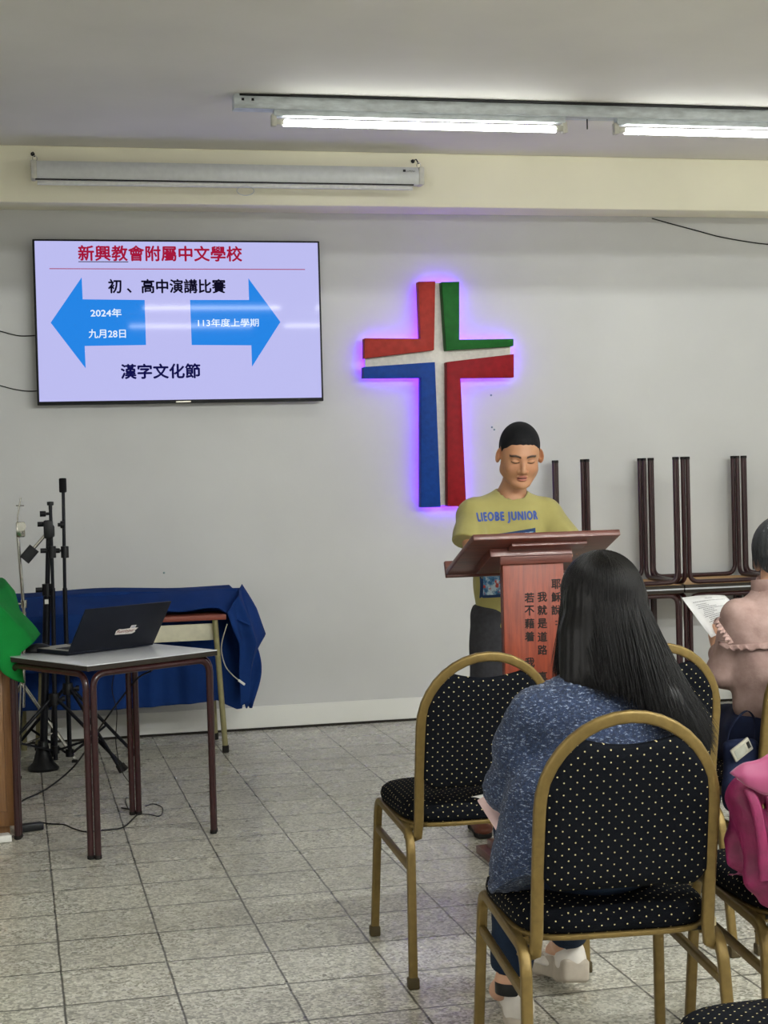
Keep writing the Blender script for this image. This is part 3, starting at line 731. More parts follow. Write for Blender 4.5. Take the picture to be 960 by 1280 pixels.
# covered table behind and its navy cloth
TX0,TX1,TY0,TY1,TZ=-.10,1.10,8.33,8.66,.80
e=empty('covered_table',((TX0+TX1)/2,(TY0+TY1)/2,0)); tag(e,'low table hidden under the navy blue cloth','table'); O=V(e.location)
mb=MB(); mb.box(V((TX0,TY0,TZ-.03))-O,V((TX1,TY1,TZ))-O,bev=.004); mb.build('tabletop',M['cream'],e)
for x in (TX0+.12,.60):
    for y in (TY0+.22,TY1-.04):
        mb=MB(); mb.sweep([V((x,y,0))-O,V((x,y,TZ-.03))-O],circ(.016,10)); mb.build('leg',M['olive'],e)
def blue():
    # one sheet: hem at the back, over the top, down the front; u runs left to right and past the right end
    nu,nv=150,80
    zt=TZ+.012
    front_hem=lambda x: .255-.02*math.sin(x*3)+ (-.0 if x<1.0 else -.06*min(1,(x-1.0)/.1))
    vs=[]
    def fn(u,v):
        x=-.12+u*1.40            # past TX1 the sheet falls over the end
        over=max(0,x-1.13); xx=min(x,1.13)
        pleat=.010*math.sin(x*31)+.006*math.sin(x*67+1)+.012*math.sin(x*13+2)
        z_hem=front_hem(x)
        if v<.22:                # top
            t=v/.22; y=TY1+.01-t*(TY1-TY0+.03); z=zt+.004*math.sin(x*9+y*20)+.006*math.sin(x*4.3)
        else:
            t=(v-.22)/.78; z=zt-.01-t*(zt-z_hem)
            y=TY0-.02-.035*math.sin(min(1,t*2)*math.pi/2)-pleat*min(1,t*3)-.015*math.sin(x*5+t*4)*t
            z+=.012*math.sin(x*6+1.5)*(1-t)*t*2
        if over>0:
            # corner falls outwards and down in a cone of folds
            s=over/.15; bulge=.085*math.sin(min(1,s)*math.pi*.62)
            zz=z-over*1.1*(1-.3*v); xx=1.13+bulge*(.45+.9*math.exp(-((z-.50)/.20)**2))
            y=y+over*.55; z=max(zz,.20+.02*math.sin(over*90))
            y=min(y,YF-.02)
        return V((xx,y,z))
    o=grid_mesh('navy_cloth',nu,nv,fn,M['blue_cloth'],None,.003); tag(o,'large navy blue cloth draped over the table by the wall','cloth')
blue()
# the part of the sheet thrown over the desk's end, bunched and hanging
def bunch(u,v):
    # u around the bundle, v down
    top=[(.62,8.40,.815),(1.08,8.36,.82)]
    return None
def hang(u,v):
    x=-.13+u*1.29; k=u**3
    # from the back ridge forward over the desk top, right end hanging in folds past the desk's corner
    t=v
    ztop=TZ+.014; y=TY0+.02-t*.27; z=ztop-.012*t-(.075*t**1.6)*(1-.1*u)
    left=min(1,max(0,(.60-x)/.10))
    if left>0:        # here the sheet also hides the desk's front edge
        ty=min(1,t/.6); y2=8.35-.318*ty-.012*math.sin(x*19)*max(0,(t-.6)/.4); z2=.814-.080*ty-.26*max(0,(t-.6)/.4)**1.0*(1+.1*math.sin(x*8))
        y=y*(1-left)+y2*left; z=z*(1-left)+z2*left
    if x>1.0:
        s=(x-1.0)/.16; z-= s*.10*t; 
    z+=.006*math.sin(x*23+t*5)*t; y-=.004*math.sin(x*17)
    return V((x,y,z))
def over_end(u,v):
    # folds hanging from the desk's right corner down to the pointed tail
    A=[(1.035,8.05,.715),(1.06,8.06,.62),(1.09,8.10,.55),(1.10,8.14,.40),(1.105,8.16,.22)]
    B=[(1.10,8.10,.79),(1.145,8.10,.66),(1.185,8.12,.54),(1.165,8.16,.42),(1.15,8.17,.24)]
    C=[(1.16,8.40,.83),(1.23,8.40,.70),(1.285,8.42,.56),(1.22,8.42,.46),(1.16,8.40,.36)]
    p=[poly_at(q,v) for q in (A,B,C)]
    q=p[0].lerp(p[1],u*2) if u<.5 else p[1].lerp(p[2],u*2-1)
    f=.012*math.sin(u*14+v*3)*math.sin(math.pi*min(1,v*1.4+.1))
    return q+V((f*.6,-f,0))
def thin(name,fn,nx,ny,par=None):
    return grid_mesh(name,nx,ny,fn,M['blue_cloth'],par,.003)
nc=[o for o in bpy.data.objects if o.name.startswith('navy_cloth')][0]
o=thin('front_flap',hang,120,40,nc); o=thin('end_drape',over_end,40,60,nc)
o=tube('white_cord',[py(284,780,8.02),py(278,800,8.02),py(277,815,8.02),py(282,833,8.02),py(292,845,8.03),py(301,852,8.04)],.0028,M['silver']); tag(o,'thin pale cord hanging against the blue cloth','cord')
o=MB().box((-.006,-.006,-.02),(.006,.006,.02),bev=.002).build('cord_tip',M['white_plastic'],o); p=py(302,853,8.04); o.location=p; o.rotation_euler=(0,-.9,0)
# ------------------------------------------------------------------ stands
def knob(mb,p,r=.012,l=.03,ax='X'):
    R=Matrix.Rotation(math.pi/2,4,'Y' if ax=='X' else 'X'); mb.lathe([(0,0),(r*.5,0),(r*.5,l*.4),(r,l*.45),(r,l),(0,l)],n=10,M4=Matrix.Translation(p)@R)
def pole(e,pts,r,m,name='pole'): mb=MB(); mb.sweep([V(p) for p in pts],circ(r,12)); return mb.build(name,m,e)
def cymbal_stand():
    b=pz(30,945); e=empty('cymbal_stand',(b.x,8.0,0)); tag(e,'thin chrome cymbal stand behind the laptop table, leftmost stand','stand'); O=V(e.location)
    P=lambda x,y,Y=8.0: py(x,y,Y)-O
    base=P(28,850); top=P(22,664)
    pole(e,[V((0.0,0,.30)),P(30,765)],.013,M['chrome']); pole(e,[P(30,765),P(22,664)],.0085,M['chrome'])
    mb=MB(); mb.lathe([(.0,-.02),(.016,-.018),(.017,.018),(0,.02)],n=12,M4=Matrix.Translation(P(30,755))); knob(mb,P(26,755),.012,-.05); mb.build('collar',M['chrome'],e)
    mb=MB(); mb.box(P(20,664)-V((.0,.012,.03)),P(31,652)+V((0,.012,.0)),bev=.006); knob(mb,P(27,658),.022,.02,'Y'); mb.build('tilter',M['chrome'],e)
    pole(e,[P(22,660),P(22,645),P(26,622)],.004,M['chrome'],'tilter_rod')
    mb=MB(); mb.sweep([P(20,632),P(30,632)],circ(.003,8)); mb.build('wing_nut',M['chrome'],e)
    for a in (0.35,2.5,4.6):
        d=V((math.cos(a),math.sin(a),0)); mb=MB(); mb.sweep([V((0,0,.42)),d*.26+V((0,0,.02))],rrect(.02,.008,.003)); l=mb.build('leg',M['chrome'],e)
        mb=MB(); mb.sweep([V((0,0,.12)),d*.16+V((0,0,.16))],circ(.005,8)); mb.build('brace',M['chrome'],e)
        mb=MB(); mb.box(d*.26-V((.015,.015,.02)),d*.26+V((.015,.015,.012)),bev=.005); mb.build('rubber_foot',M['rubber'],l)
cymbal_stand()
def tripod(e,hubz,reach,z_br,angs,r=.0085,m=None):
    m=m or M['black_metal']
    mb=MB(); mb.lathe([(0,-.03),(.024,-.028),(.027,0),(.024,.028),(0,.03)],c=(0,0,hubz),n=14); knob(mb,V((.024,0,hubz)),.014,.03); mb.build('hub',M['black'],e)
    mb=MB(); mb.lathe([(0,-.02),(.02,-.018),(.02,.018),(0,.02)],c=(0,0,z_br),n=14); mb.build('lower_hub',M['black'],e)
    for a in angs:
        d=V((math.cos(a),math.sin(a),0)); q0=d*.02+V((0,0,hubz)); q1=d*reach+V((0,0,.015))
        mb=MB(); mb.sweep([q0,q1],circ(r,10)); l=mb.build('leg',m,e)
        mid=q0.lerp(q1,.55); mb=MB(); mb.sweep([d*.02+V((0,0,z_br)),mid],rrect(.012,.005,.002)); mb.build('brace',m,e)
        mb=MB(); mb.sweep([q0.lerp(q1,.93),q1+V((0,0,-.002))],circ(r+.005,10)); mb.build('rubber_foot',M['rubber'],l)
def boom_stand():
    b=py(54,948,7.93); e=empty('boom_stand',(b.x,b.y,0)); tag(e,'thick black stand with heavy flared base and a short weighted arm','stand'); O=V(e.location); Y=b.y
    P=lambda x,y: py(x,y,Y)-O
    pole(e,[V((0,0,.05)),P(59,745)],.019,M['black_metal']); pole(e,[P(59,745),P(61,655)],.012,M['black_metal'])
    mb=MB(); mb.lathe([(0,0),(.072,0),(.076,.012),(.05,.04),(.032,.10),(.022,.14),(0,.14)],n=20); mb.build('base',M['black'],e)
    mb=MB(); mb.lathe([(0,-.03),(.024,-.028),(.024,.028),(0,.03)],c=P(59,737),n=12); knob(mb,P(59,737),.012,-.055); mb.build('clutch',M['black'],e)
    mb=MB(); mb.box(P(59,752)-V((.012,.021,.01)),P(59,752)+V((.006,-.019,.012))); mb.build('pale_label',M['white_plastic'],e,False)
    mb=MB(); mb.box(P(57,672)-V((.0,.02,0)),P(68,656)+V((0,.02,0)),bev=.01); knob(mb,P(72,656),.018,.03); knob(mb,P(60,655),.012,-.05); mb.build('boom_clamp',M['black'],e)
    mb=MB(); mb.sweep([P(64,660),P(41,687)],circ(.008,10)); a=mb.build('boom_arm',M['chrome'],e)
    d=(P(41,687)-P(64,660)).normalized(); mb=MB(); mb.sweep([P(43,685),P(43,685)+d*.075],rrect(.055,.055,.008),ref=(0,1,0)); mb.build('counterweight',M['black'],e)
boom_stand()
def mic_stand(px,py_base,top,label,angs,hub,reach=.37):
    Y=7.90 if px<75 else 7.96; b=py(px,900,Y); e=empty('microphone_stand',(b.x,Y,0)); tag(e,label,'stand'); O=V(e.location); P=lambda x,y: py(x,y,Y)-O
    zt=P(*top).z; hz=P(px,hub).z
    tripod(e,hz,reach,.10 if px<75 else .07,angs)
    pole(e,[V((0,0,.05)),P(top[0]+(3 if px<75 else 2),735)],.0115,M['black_metal']); pole(e,[P(top[0]+(3 if px<75 else 2),735),P(*top)],.0085,M['black_metal'])
    mb=MB(); mb.lathe([(0,-.03),(.019,-.028),(.019,.028),(0,.03)],c=P(top[0]+(2 if px<75 else 2),690),n=12); knob(mb,P(top[0]+2,688),.012,-.055); mb.build('height_clutch',M['black'],e)
    return e,P
e,P=mic_stand(68,950,(63,632),'black tripod stand with chrome tip, between its two black neighbours',(-.5,1.6,3.5),874)
mb=MB(); p=P(63,632); mb.lathe([(0,-.02),(.009,-.018),(.009,.0),(.016,.002),(.016,.018),(0,.02)],c=p,n=12); mb.build('clamp_tip',M['black'],e)
mb=MB(); mb.lathe([(0,-.03),(.007,-.03),(.007,-.02),(0,-.02)],c=p,n=12); mb.build('chrome_collar',M['chrome'],e)
mb=MB(); knob(mb,P(63,642),.014,-.05); mb.box(P(60,668)-V((.02,.02,.02)),P(66,650)+V((.0,.02,0)),bev=.008); mb.build('clamp',M['black'],e)
e,P=mic_stand(86,943,(79,612),'tall black microphone stand with a foam-capped tip, rightmost stand',(-.9,.5,2.6),861)
mb=MB(); p=P(78.5,607); mb.lathe([(0,-.035),(.016,-.033),(.018,-.028),(.018,.032),(.015,.036),(0,.037)],c=p,n=16); mb.build('foam_tip',mat('foam',(16,16,18),.95),e)
mb=MB(); mb.sweep([P(79,614),P(79,604)],circ(.004,8)); mb.build('tip_rod',M['chrome'],e)
# ------------------------------------------------------------------ banquet chairs
def chair_proto():
    e=empty('banquet_chair'); prof=rrect(.026,.020,.006,3); q=rrect(.024,.022,.006,3)
    zs=.42
    arch=[]; W=.183; zc=.705; ht=.19
    for s in (-1,):
        arch+= [(-.209,.085,.400),(-.200,.070,.392),(-W-.004,.058,.40),(-W,.055,.44),(-W,.038,.55),(-W,.015,.66)]
    for a in np.linspace(180,0,19):
        z=zc+ht*math.sin(math.radians(a)); x=W*math.cos(math.radians(a)); arch.append((x,.055-(z-.44)*.19,z))
    arch+=[(W,.015,.66),(W,.038,.55),(W,.055,.44),(W+.004,.058,.40),(.200,.070,.392),(.209,.085,.400)]
    mb=MB(); P=[V(p) for p in arch]
    # profile x axis lies in the plane of the arch, so the broad face looks back
    n=len(P); k=len(prof); vs=[]; fs=[]
    yv=V((0,.98,-.19)).normalized()
    for i in range(n):
        t=(P[min(i+1,n-1)]-P[max(i-1,0)]).normalized(); b=(V((0,1,0))-t*t.y); 
        b.normalize(); a=b.cross(t).normalized()
        for (x,y) in prof: vs.append(P[i]+a*x+b*y)
    for i in range(n-1):
        for j in range(k):
            r=(j+1)%k; fs.append((i*k+j,i*k+r,(i+1)*k+r,(i+1)*k+j))
    fs.append(tuple(range(k))[::-1]); fs.append(tuple((n-1)*k+j for j in range(k)))
    mb.add(vs,fs); mb.build('back_frame',M['gold'],e)
    # padded back: curved slab with a dip in its top edge
    m2=MB(); out=[]
    def top(x): 
        zr=zc+(ht-.010)*math.sqrt(max(0,1-(x/(W-.008))**2)); dip=.858-.022*math.cos(min(1,abs(x)/.12)*math.pi/2)
        return min(zr,dip)
    nx,nz=41,41; wi=W-.010; zb=.532
    def outline(u,v):
        s=2*u-1; x=s*wi; zl=zb+.030*max(0,(abs(s)-.80)/.2)**2
        return x,zl+(top(x)-zl)*v
    for side in (0,1):
        for j in range(nz):
            for i in range(nx):
                u,v=i/(nx-1),j/(nz-1); x,z=outline(u,v)
                ed=min(u,1-u,v,1-v)*2; puff=min(1,ed*6)**.5
                y0=.055-(z-.44)*.19
                y=y0+(-.006-.009*puff if side==0 else .008+.026*puff)
                out.append((x,y,z))
    N=nx*nz
    for j in range(nz-1):
        for i in range(nx-1):
            a=j*nx+i; m2.f.append((a,a+1,a+nx+1,a+nx)); m2.f.append((N+a,N+a+nx,N+a+nx+1,N+a+1))
    bd=[i for i in range(nx)]+[j*nx+nx-1 for j in range(1,nz)]+[(nz-1)*nx+i for i in range(nx-2,-1,-1)]+[j*nx for j in range(nz-2,0,-1)]
    for i in range(len(bd)):
        a,b=bd[i],bd[(i+1)%len(bd)]; m2.f.append((a,N+a,N+b,b))
    m2.v=out; m2.mi=[0]*len(m2.f); m2.build('backrest',M['dot_back'],e,auto=False)
    # seat cushion
    def seat_out(sc=1.0,n=48):
        pts=[]
        for i in range(n):
            a=2*math.pi*i/n; c,s=math.cos(a),math.sin(a); r=(abs(c)**5+abs(s)**5)**(-1/5)
            x=.212*c*r*sc; y=.205*s*r*sc
            x*=1+.04*(y/.2); pts.append((x,.275+y))
        return pts
    m3=MB(); rings=[(.96,.428),(1.0,.436),(1.02,.452),(1.0,.470),(.94,.482),(.82,.489),(.6,.494),(.3,.497)]
    for sc,z in rings: m3.v+= [(x,y,z) for x,y in seat_out(sc)]
    n=48
    for r in range(len(rings)-1):
        for i in range(n): j=(i+1)%n; m3.f.append((r*n+i,r*n+j,(r+1)*n+j,(r+1)*n+i))
    m3.f.append(tuple(range(n))[::-1]); m3.f.append(tuple((len(rings)-1)*n+i for i in range(n))); m3.mi=[0]*len(m3.f)
    m3.build('seat',M['dot_seat'],e,auto=False)
    m4=MB(); m4.sweep([(x,y,.424) for x,y in seat_out(.985)],rrect(.012,.014,.004,2),closed=True,ref=(0,0,1)); m4.build('seat_rim',M['gold'],e)
    m4=MB(); m4.prism([(-.19,.416),(.19,.416),(.19,.424),(-.19,.424)],.09,.46); m4.build('seat_board',M['black'],e,False)
    for s in (-1,1):
        x0,x1=.222,.209
        path=fillet([(s*x0,.52,.012),(s*x1,.478,.428),(s*x1,.045,.410),(s*x0,.0,.012)],.06,8)
        # split into front leg, rail and rear leg
        k=len(path); i1=9; i2=k-10
        def piece(p,nm):
            mb=MB(); mb.sweep(p,q,ref=(1,0,0)); return mb.build(nm,M['gold'],e)
        fl_=piece(path[:i1],'leg'); piece(path[i1-1:i2+1],'side_rail'); rl=piece(path[i2:],'leg')
        for l,w in ((fl_,path[0]),(rl,path[-1])):
            mb=MB(); mb.box((w.x-.0155,w.y-.0155,0),(w.x+.0155,w.y+.0155,.032),bev=.005); mb.build('foot_cap',mat('foot_cap',(70,60,38),.6),l)
        a=V((s*(x1+.003),.487,.335)); b=V((s*(x1+.004),.033,.318)); mb=MB(); mb.sweep([a,b],rrect(.016,.02,.004),ref=(1,0,0)); mb.build('stretcher',M['gold'],e)
        mb=MB(); mb.sweep([(s*x1,.10,.414),(s*.18,.10,.416)],.009); mb.build('bracket',M['gold'],e); mb=MB(); mb.sweep([(s*x1,.43,.424),(s*.18,.43,.420)],.009); mb.build('bracket',M['gold'],e)
    return e
ch0=chair_proto()
CH=[('near',1.201,3.065,-.085,'dotted black banquet chair with gold frame in which the long-haired woman sits'),
    ('left',1.238,4.190,-.02,'empty dotted black banquet chair with gold frame, left of the long-haired woman'),
    ('mid',1.730,4.190,0.0,'empty dotted banquet chair partly hidden behind the end of the long black hair'),
    ('pink',2.255,4.190,0.0,'gold-framed banquet chair in which the woman in the pink blouse sits'),
    ('coat',1.735,3.065,-.08,'gold-framed banquet chair with a magenta coat thrown over it'),
    ('front',1.262,2.05,0.0,'banquet chair whose dotted seat edge shows at the bottom right corner')]
for i,(nm,x,y,rz,lb) in enumerate(CH):
    c=ch0 if i==0 else copy_tree(ch0); c.location=(x,y,0); c.rotation_euler=(0,0,rz); tag(c,lb,'chair','banquet chairs')
# small worn spots: torn seat corner and pale scuff on the near chair
mb=MB(); mb.box((.178,.058,.430),(.205,.085,.452),bev=.006); o=mb.build('torn_corner',mat('foam_padding',(206,196,160),.9),ch0); o['label']='torn seat corner showing pale padding'
mb=MB(); mb.box((-.224,-.0128,.13),(-.216,-.0098,.17)); o=mb.build('scuff_mark',M['white_plastic'],ch0,False)
o.location=(0,0,0)
# ------------------------------------------------------------------ people
def skinmat():
    t=NT('skin'); a=t.n('ShaderNodeVertexColor',layer_name='Col'); t.l(a.outputs[0],t.b.inputs['Base Color'])
    t.b.inputs['Roughness'].default_value=.5; t.b.inputs['Subsurface Weight'].default_value=.12; t.b.inputs['Subsurface Radius'].default_value=(.01,.004,.002); t.b.inputs['Subsurface Scale'].default_value=.6
    t.bump(t.noise(t.coord(),260,3),.05,.001); return t.m
M['skin']=skinmat()
def Rz(a): c,s=math.cos(a),math.sin(a); return np.array([[c,-s,0],[s,c,0],[0,0,1]])
def Rx(a): c,s=math.cos(a),math.sin(a); return np.array([[1,0,0],[0,c,-s],[0,s,c]])
def Ry(a): c,s=math.cos(a),math.sin(a); return np.array([[c,0,s],[0,1,0],[-s,0,c]])
def head(c,R,s=1.0):
    c=np.array(c,float); T=lambda p: c+R@(np.array(p,float)*s)
    E=lambda p,r,k=.01,Q=None,op='u': el(T(p),np.array(r)*s,k*s,R if Q is None else R@Q,op)
    C_=lambda a,b,ra,rb,k=.01,op='u': rc(T(a),T(b),ra*s,rb*s,k*s,op=op)
    pr=[E((0,.018,.032),(.0745,.092,.084),.02),E((0,-.022,-.022),(.064,.066,.082),.03),C_((0,-.03,-.075),(0,-.052,-.09),.036,.024,.03),
        C_((.050,.002,-.01),(.044,-.004,-.062),.0175,.020,.02),C_((-.050,.002,-.01),(-.044,-.004,-.062),.0175,.020,.02),E((.034,-.048,-.034),(.027,.026,.027),.02),E((-.034,-.048,-.034),(.027,.026,.027),.02),
        E((0,-.072,-.098),(.019,.015,.014),.015),C_((.048,.0,-.06),(.022,-.05,-.092),.024,.018,.025),C_((-.048,.0,-.06),(-.022,-.05,-.092),.024,.018,.025),
        E((0,-.070,.022),(.048,.016,.012),.015)]
    for x in (-1,1): pr.append(E((x*.030,-.093,.0),(.017,.011,.0105),.012,op='s'))
    for x in (-1,1): pr.append(E((x*.030,-.0690,.0005),(.0155,.0150,.0115),.004))
    pr+=[C_((0,-.082,.008),(0,-.098,-.028),.0075,.0095,.01),E((0,-.100,-.034),(.0105,.0095,.0085),.006),
         E((.0125,-.089,-.038),(.0085,.0095,.0075),.005),E((-.0125,-.089,-.038),(.0085,.0095,.0075),.005),
         E((0,-.083,-.0590),(.0225,.0095,.0052),.004),E((0,-.081,-.0715),(.018,.0098,.0060),.004),E((0,-.099,-.0655),(.0165,.010,.0016),.002,op='s')]
    for x in (-1,1): pr.append(E((x*.0065,-.094,-.043),(.0035,.0035,.0025),.002,op='s'))
    for x in (-1,1):
        Q=Rz(x*.75)@Rx(-.15)
        pr.append(E((x*.0815,.010,-.006),(.0060,.0185,.0300),.006,Q)); pr.append(E((x*.0830,.0030,.000),(.0040,.010,.018),.003,Q,'s')); 
    return pr,T
def hand(w,d,n,sg,curl=(.3,.5,.4),sc=1.0,k=.006,thumb=.5):
    """wrist point, direction to the knuckles, back-of-hand normal; sg: side of the thumb"""
    w=np.array(w,float); d=_norm(d); n=_norm(np.array(n,float)-d*np.dot(n,d)); l=np.cross(d,n)*sg   # l points to the thumb side
    pr=[rc(w,w+d*.03*sc,.022*sc,.026*sc,.012,flat=(n,.75))]
    R=np.stack([l,d,n],1); pr.append(el(w+d*.052*sc,(np.array([.040,.046,.0155]))*sc,.012,R))
    for i,(off,ln) in enumerate(((.029,.070),(.0105,.080),(-.0085,.074),(-.026,.058))):
        p=w+(d*(.090-.004*abs(i-1))+l*off)*sc; r=(.0090-.0006*i)*sc; a=0; dirv=d
        pr.append(rc(w+(d*.045+l*off*.8)*sc,p,.0105*sc,r*1.05,k))
        for j,(f,c) in enumerate(zip((.44,.32,.24),curl)):
            a+=c*(1+.08*i); v=d*math.cos(a)-n*math.sin(a)+l*off*.25; v=_norm(v); q=p+v*ln*f*sc
            pr.append(rc(p,q,r,r*.9,.002)); p=q; r*=.92
    p=w+(d*.028+l*.024)*sc; v=_norm(d*.6+l*.75-n*thumb)
    for f,r in ((.034,.0125),(.030,.0105),(.024,.009)):
        q=p+v*f*sc; pr.append(rc(p,q,r*sc,r*.9*sc,.004)); p=q; v=_norm(v+d*.35-l*.25-n*.15)
    return pr
def limb(a,b,ra,rb,k=.02): 
    a=np.array(a,float); b=np.array(b,float); m=a*.62+b*.38; return [rc(a,m,ra,ra*.97,k),rc(m,b,ra*.97,rb,k)]
def blend_meshes(name,parts,m,parent=None):
    vs=[];qs=[];cs=[];o=0
    for v,q,c in parts: vs.append(v); qs.append(q+o); cs.append(c); o+=len(v)
    return np_mesh(name,np.concatenate(vs),np.concatenate(qs),m,parent,np.concatenate(cs))
def lin(c): return np.array(srgb(c)[:3])
def paint_skin(vs,tone,hc=None,hR=None,hs=1.0,closed=True):
    c=np.tile(lin(tone),(len(vs),1)); c*=(1+.05*vnoise(vs,60,3))[:,None]
    if hc is not None:
        q=((vs-np.array(hc))@hR)/hs; x,y,z=q.T; f=y<-.03
        def put(m,col,a=1.0):
            m=np.clip(m,0,1)*f*a; c[:]=c*(1-m[:,None])+lin(col)*m[:,None]
        sm=lambda d,w: 1-np.clip(d/w,0,1)
        lips=sm(np.maximum(np.abs((z+.0655)/.0125)**2+np.abs(x/.0235)**2-.75,0),.35)*(y<-.078)
        put(lips,(158,88,78),.8)
        put(sm(np.abs(z+.0655)-.0012,.0016)*(np.abs(x)<.017),(70,30,28),.9)
        ax=np.abs(x)
        brow=.0195+.0045*np.sin(np.clip((ax-.012)/.04,0,1)*np.pi)
        put(sm(np.abs(z-brow)-.0030,.0026)*(ax>.011)*(ax<.052),(26,20,19),.95)
        lash=-.0045+.22*(ax-.030)**2/.02
        put(sm(np.abs(z-lash)-.0013,.0018)*(ax>.015)*(ax<.046),(26,18,16),.95)
        put(sm(np.abs(z-.009)-.0004,.0012)*(ax>.017)*(ax<.045),(120,78,58),.6)
        put(sm(np.sqrt((ax-.0065)**2+(z+.0425)**2)-.002,.0016),(80,44,36),.8)
        put(sm(np.sqrt(((ax-.042)/1.3)**2+(z+.03)**2)-.006,.02),(196,132,106),.25)
    return c
def hair_mat(name,rgb,rough=.38):
    t=NT(name); co=t.coord(); n=t.noise(t.mapping(co,(1,1,.12)),420,3,.6)
    c=srgb(rgb); t.base(t.ramp(n,[(.3,tuple(x*.6 for x in c[:3])+(1,)),(.7,tuple(min(1,x*1.7) for x in c[:3])+(1,))]))
    t.b.inputs['Roughness'].default_value=rough; t.b.inputs['Specular IOR Level'].default_value=.2; t.bump(n,.3,.001); return t.m
M['hair']=hair_mat('black_hair',(11,10,11),.40); M['hair_short']=mat('cropped_black_hair',(16,16,20),.7,0,.4,500,.6,900,.2)
M['hair_grey']=hair_mat('dark_greying_hair',(56,58,60),.45)
def knit(name):
    t=NT(name); co=t.coord(); n=t.noise(co,150,5,.75); n2=t.noise(t.mapping(co,(1,1,2.6),(0.5,.2,0)),105,3,.75); n3=t.noise(co,7,3)
    base=t.ramp(n,[(.3,srgb((10,17,34))),(.5,srgb((25,40,68))),(.7,srgb((48,68,102)))])
    fl=t.ramp(n2,[(.57,(0,0,0,1)),(.63,(1,1,1,1))]); m=t.mix(t.math('MULTIPLY',fl,.75),base,srgb((160,172,194)))
    t.base(t.mix(t.math('MULTIPLY',n3,.35),m,srgb((20,34,66)))); t.b.inputs['Roughness'].default_value=.9; t.b.inputs['Sheen Weight'].default_value=.08
    t.bump(n2,.8,.004); return t.m
M['tweed']=knit('blue_tweed')
M['jeans']=mat('dark_jeans',(20,34,54),.85,0,.2,120,.3,700,.2); M['navy']=mat('navy_skirt',(18,26,52),.85,0,.2,30,.2,500,.2)
M['shirt']=mat('olive_tshirt',(158,150,92),.88,0,.07,14,.25,600,.2,sheen=.2)
M['shorts']=mat('grey_shorts',(58,58,62),.9,0,.15,60,.2,500,.2)
M['sneaker']=mat('white_sneaker',(214,208,200),.6,0,.05,30); M['sole']=mat('sneaker_sole',(176,166,152),.7)
M['brown_shoe']=mat('brown_shoe',(96,52,38),.5)
def blouse_mat():
    t=NT('pink_blouse'); co=t.coord(); n=t.noise(co,18,5,.6); t.base(t.ramp(n,[(.3,srgb((140,114,108))),(.7,srgb((172,146,139)))])); t.b.inputs['Roughness'].default_value=.75; t.b.inputs['Specular IOR Level'].default_value=.2
    t.bump(n,.35,.01); return t.m
M['blouse']=blouse_mat()
def velvet():
    t=NT('magenta_velvet'); co=t.coord(); n=t.noise(co,22,5,.6); t.base(t.ramp(n,[(.3,srgb((88,4,50))),(.7,srgb((128,10,74)))])); t.b.inputs['Roughness'].default_value=.6; t.b.inputs['Sheen Weight'].default_value=.12; t.b.inputs['Sheen Tint'].default_value=srgb((220,70,150))
    t.bump(t.noise(co,300,4),.25,.002); return t.m
M['velvet']=velvet(); M['lining']=mat('pale_magenta_lining',(136,56,92),.5,0,.08,20,sheen=.3)
def shoe(name,heel,toe,up,m_up,m_sole,parent,w=.038,hgt=.07,hi=.028):
    heel=np.array(heel,float); toe=np.array(toe,float); d=_norm(toe-heel); up=_norm(np.array(up,float)-d*np.dot(up,d)); L=np.linalg.norm(toe-heel)
    R=np.stack([np.cross(d,up),d,up],1); c=lambda a,b=0,x=0: heel+d*a*L+up*b+R[:,0]*x
    o=sculpt(name,[el(c(.17,.050),(w*.92,.045,.042),.02,R),el(c(.55,.038),(w,.075,.030),.03,R),el(c(.82,.032),(w*.95,.045,.024),.02,R),rc(c(.16,.045),c(.12,hgt+.012),.034,.031,.02),
        bx(c(.5,.0),(.2,.3,hi*.5),.0,.001,R,'s')],.004,m_up,parent,rel=2)
    s=sculpt('sole',[bx(c(.12,hi*.5),(w*.86,.035,hi*.5),.012,.02,R),bx(c(.5,hi*.5),(w*.86,.08,hi*.46),.010,.02,R),bx(c(.86,hi*.5),(w*.80,.030,hi*.42),.012,.02,R)],.004,m_sole,o,rel=2)
    return o
def folds(f,amp,seed,zs=1.0,lo=None):
    def post(F,X,Y,Z):
        n=(np.sin(X*f+Z*f*.35*zs+seed)+np.sin(Y*f*.9-Z*f*.5*zs+seed*2.1+np.sin(X*f*.5)*1.5)+np.sin(Z*f*1.2+X*f*.6+seed*.7+np.sin(Y*f*.7)*2)*.8)/2.8
        return F+amp*n*(np.abs(F)<.05)
    return post
from mathutils.bvhtree import BVHTree
def bvh_of(o):
    me=o.data; return BVHTree.FromPolygons([v.co[:] for v in me.vertices],[p.vertices[:] for p in me.polygons])
def drape_on(o,bvh,off=.0015,d=(0,1,0)):
    d=V(d)
    for v in o.data.vertices:
        h=bvh.ray_cast(V(v.co)-d*.4,d)
        if h[0] is not None: v.co=h[0]-d*off
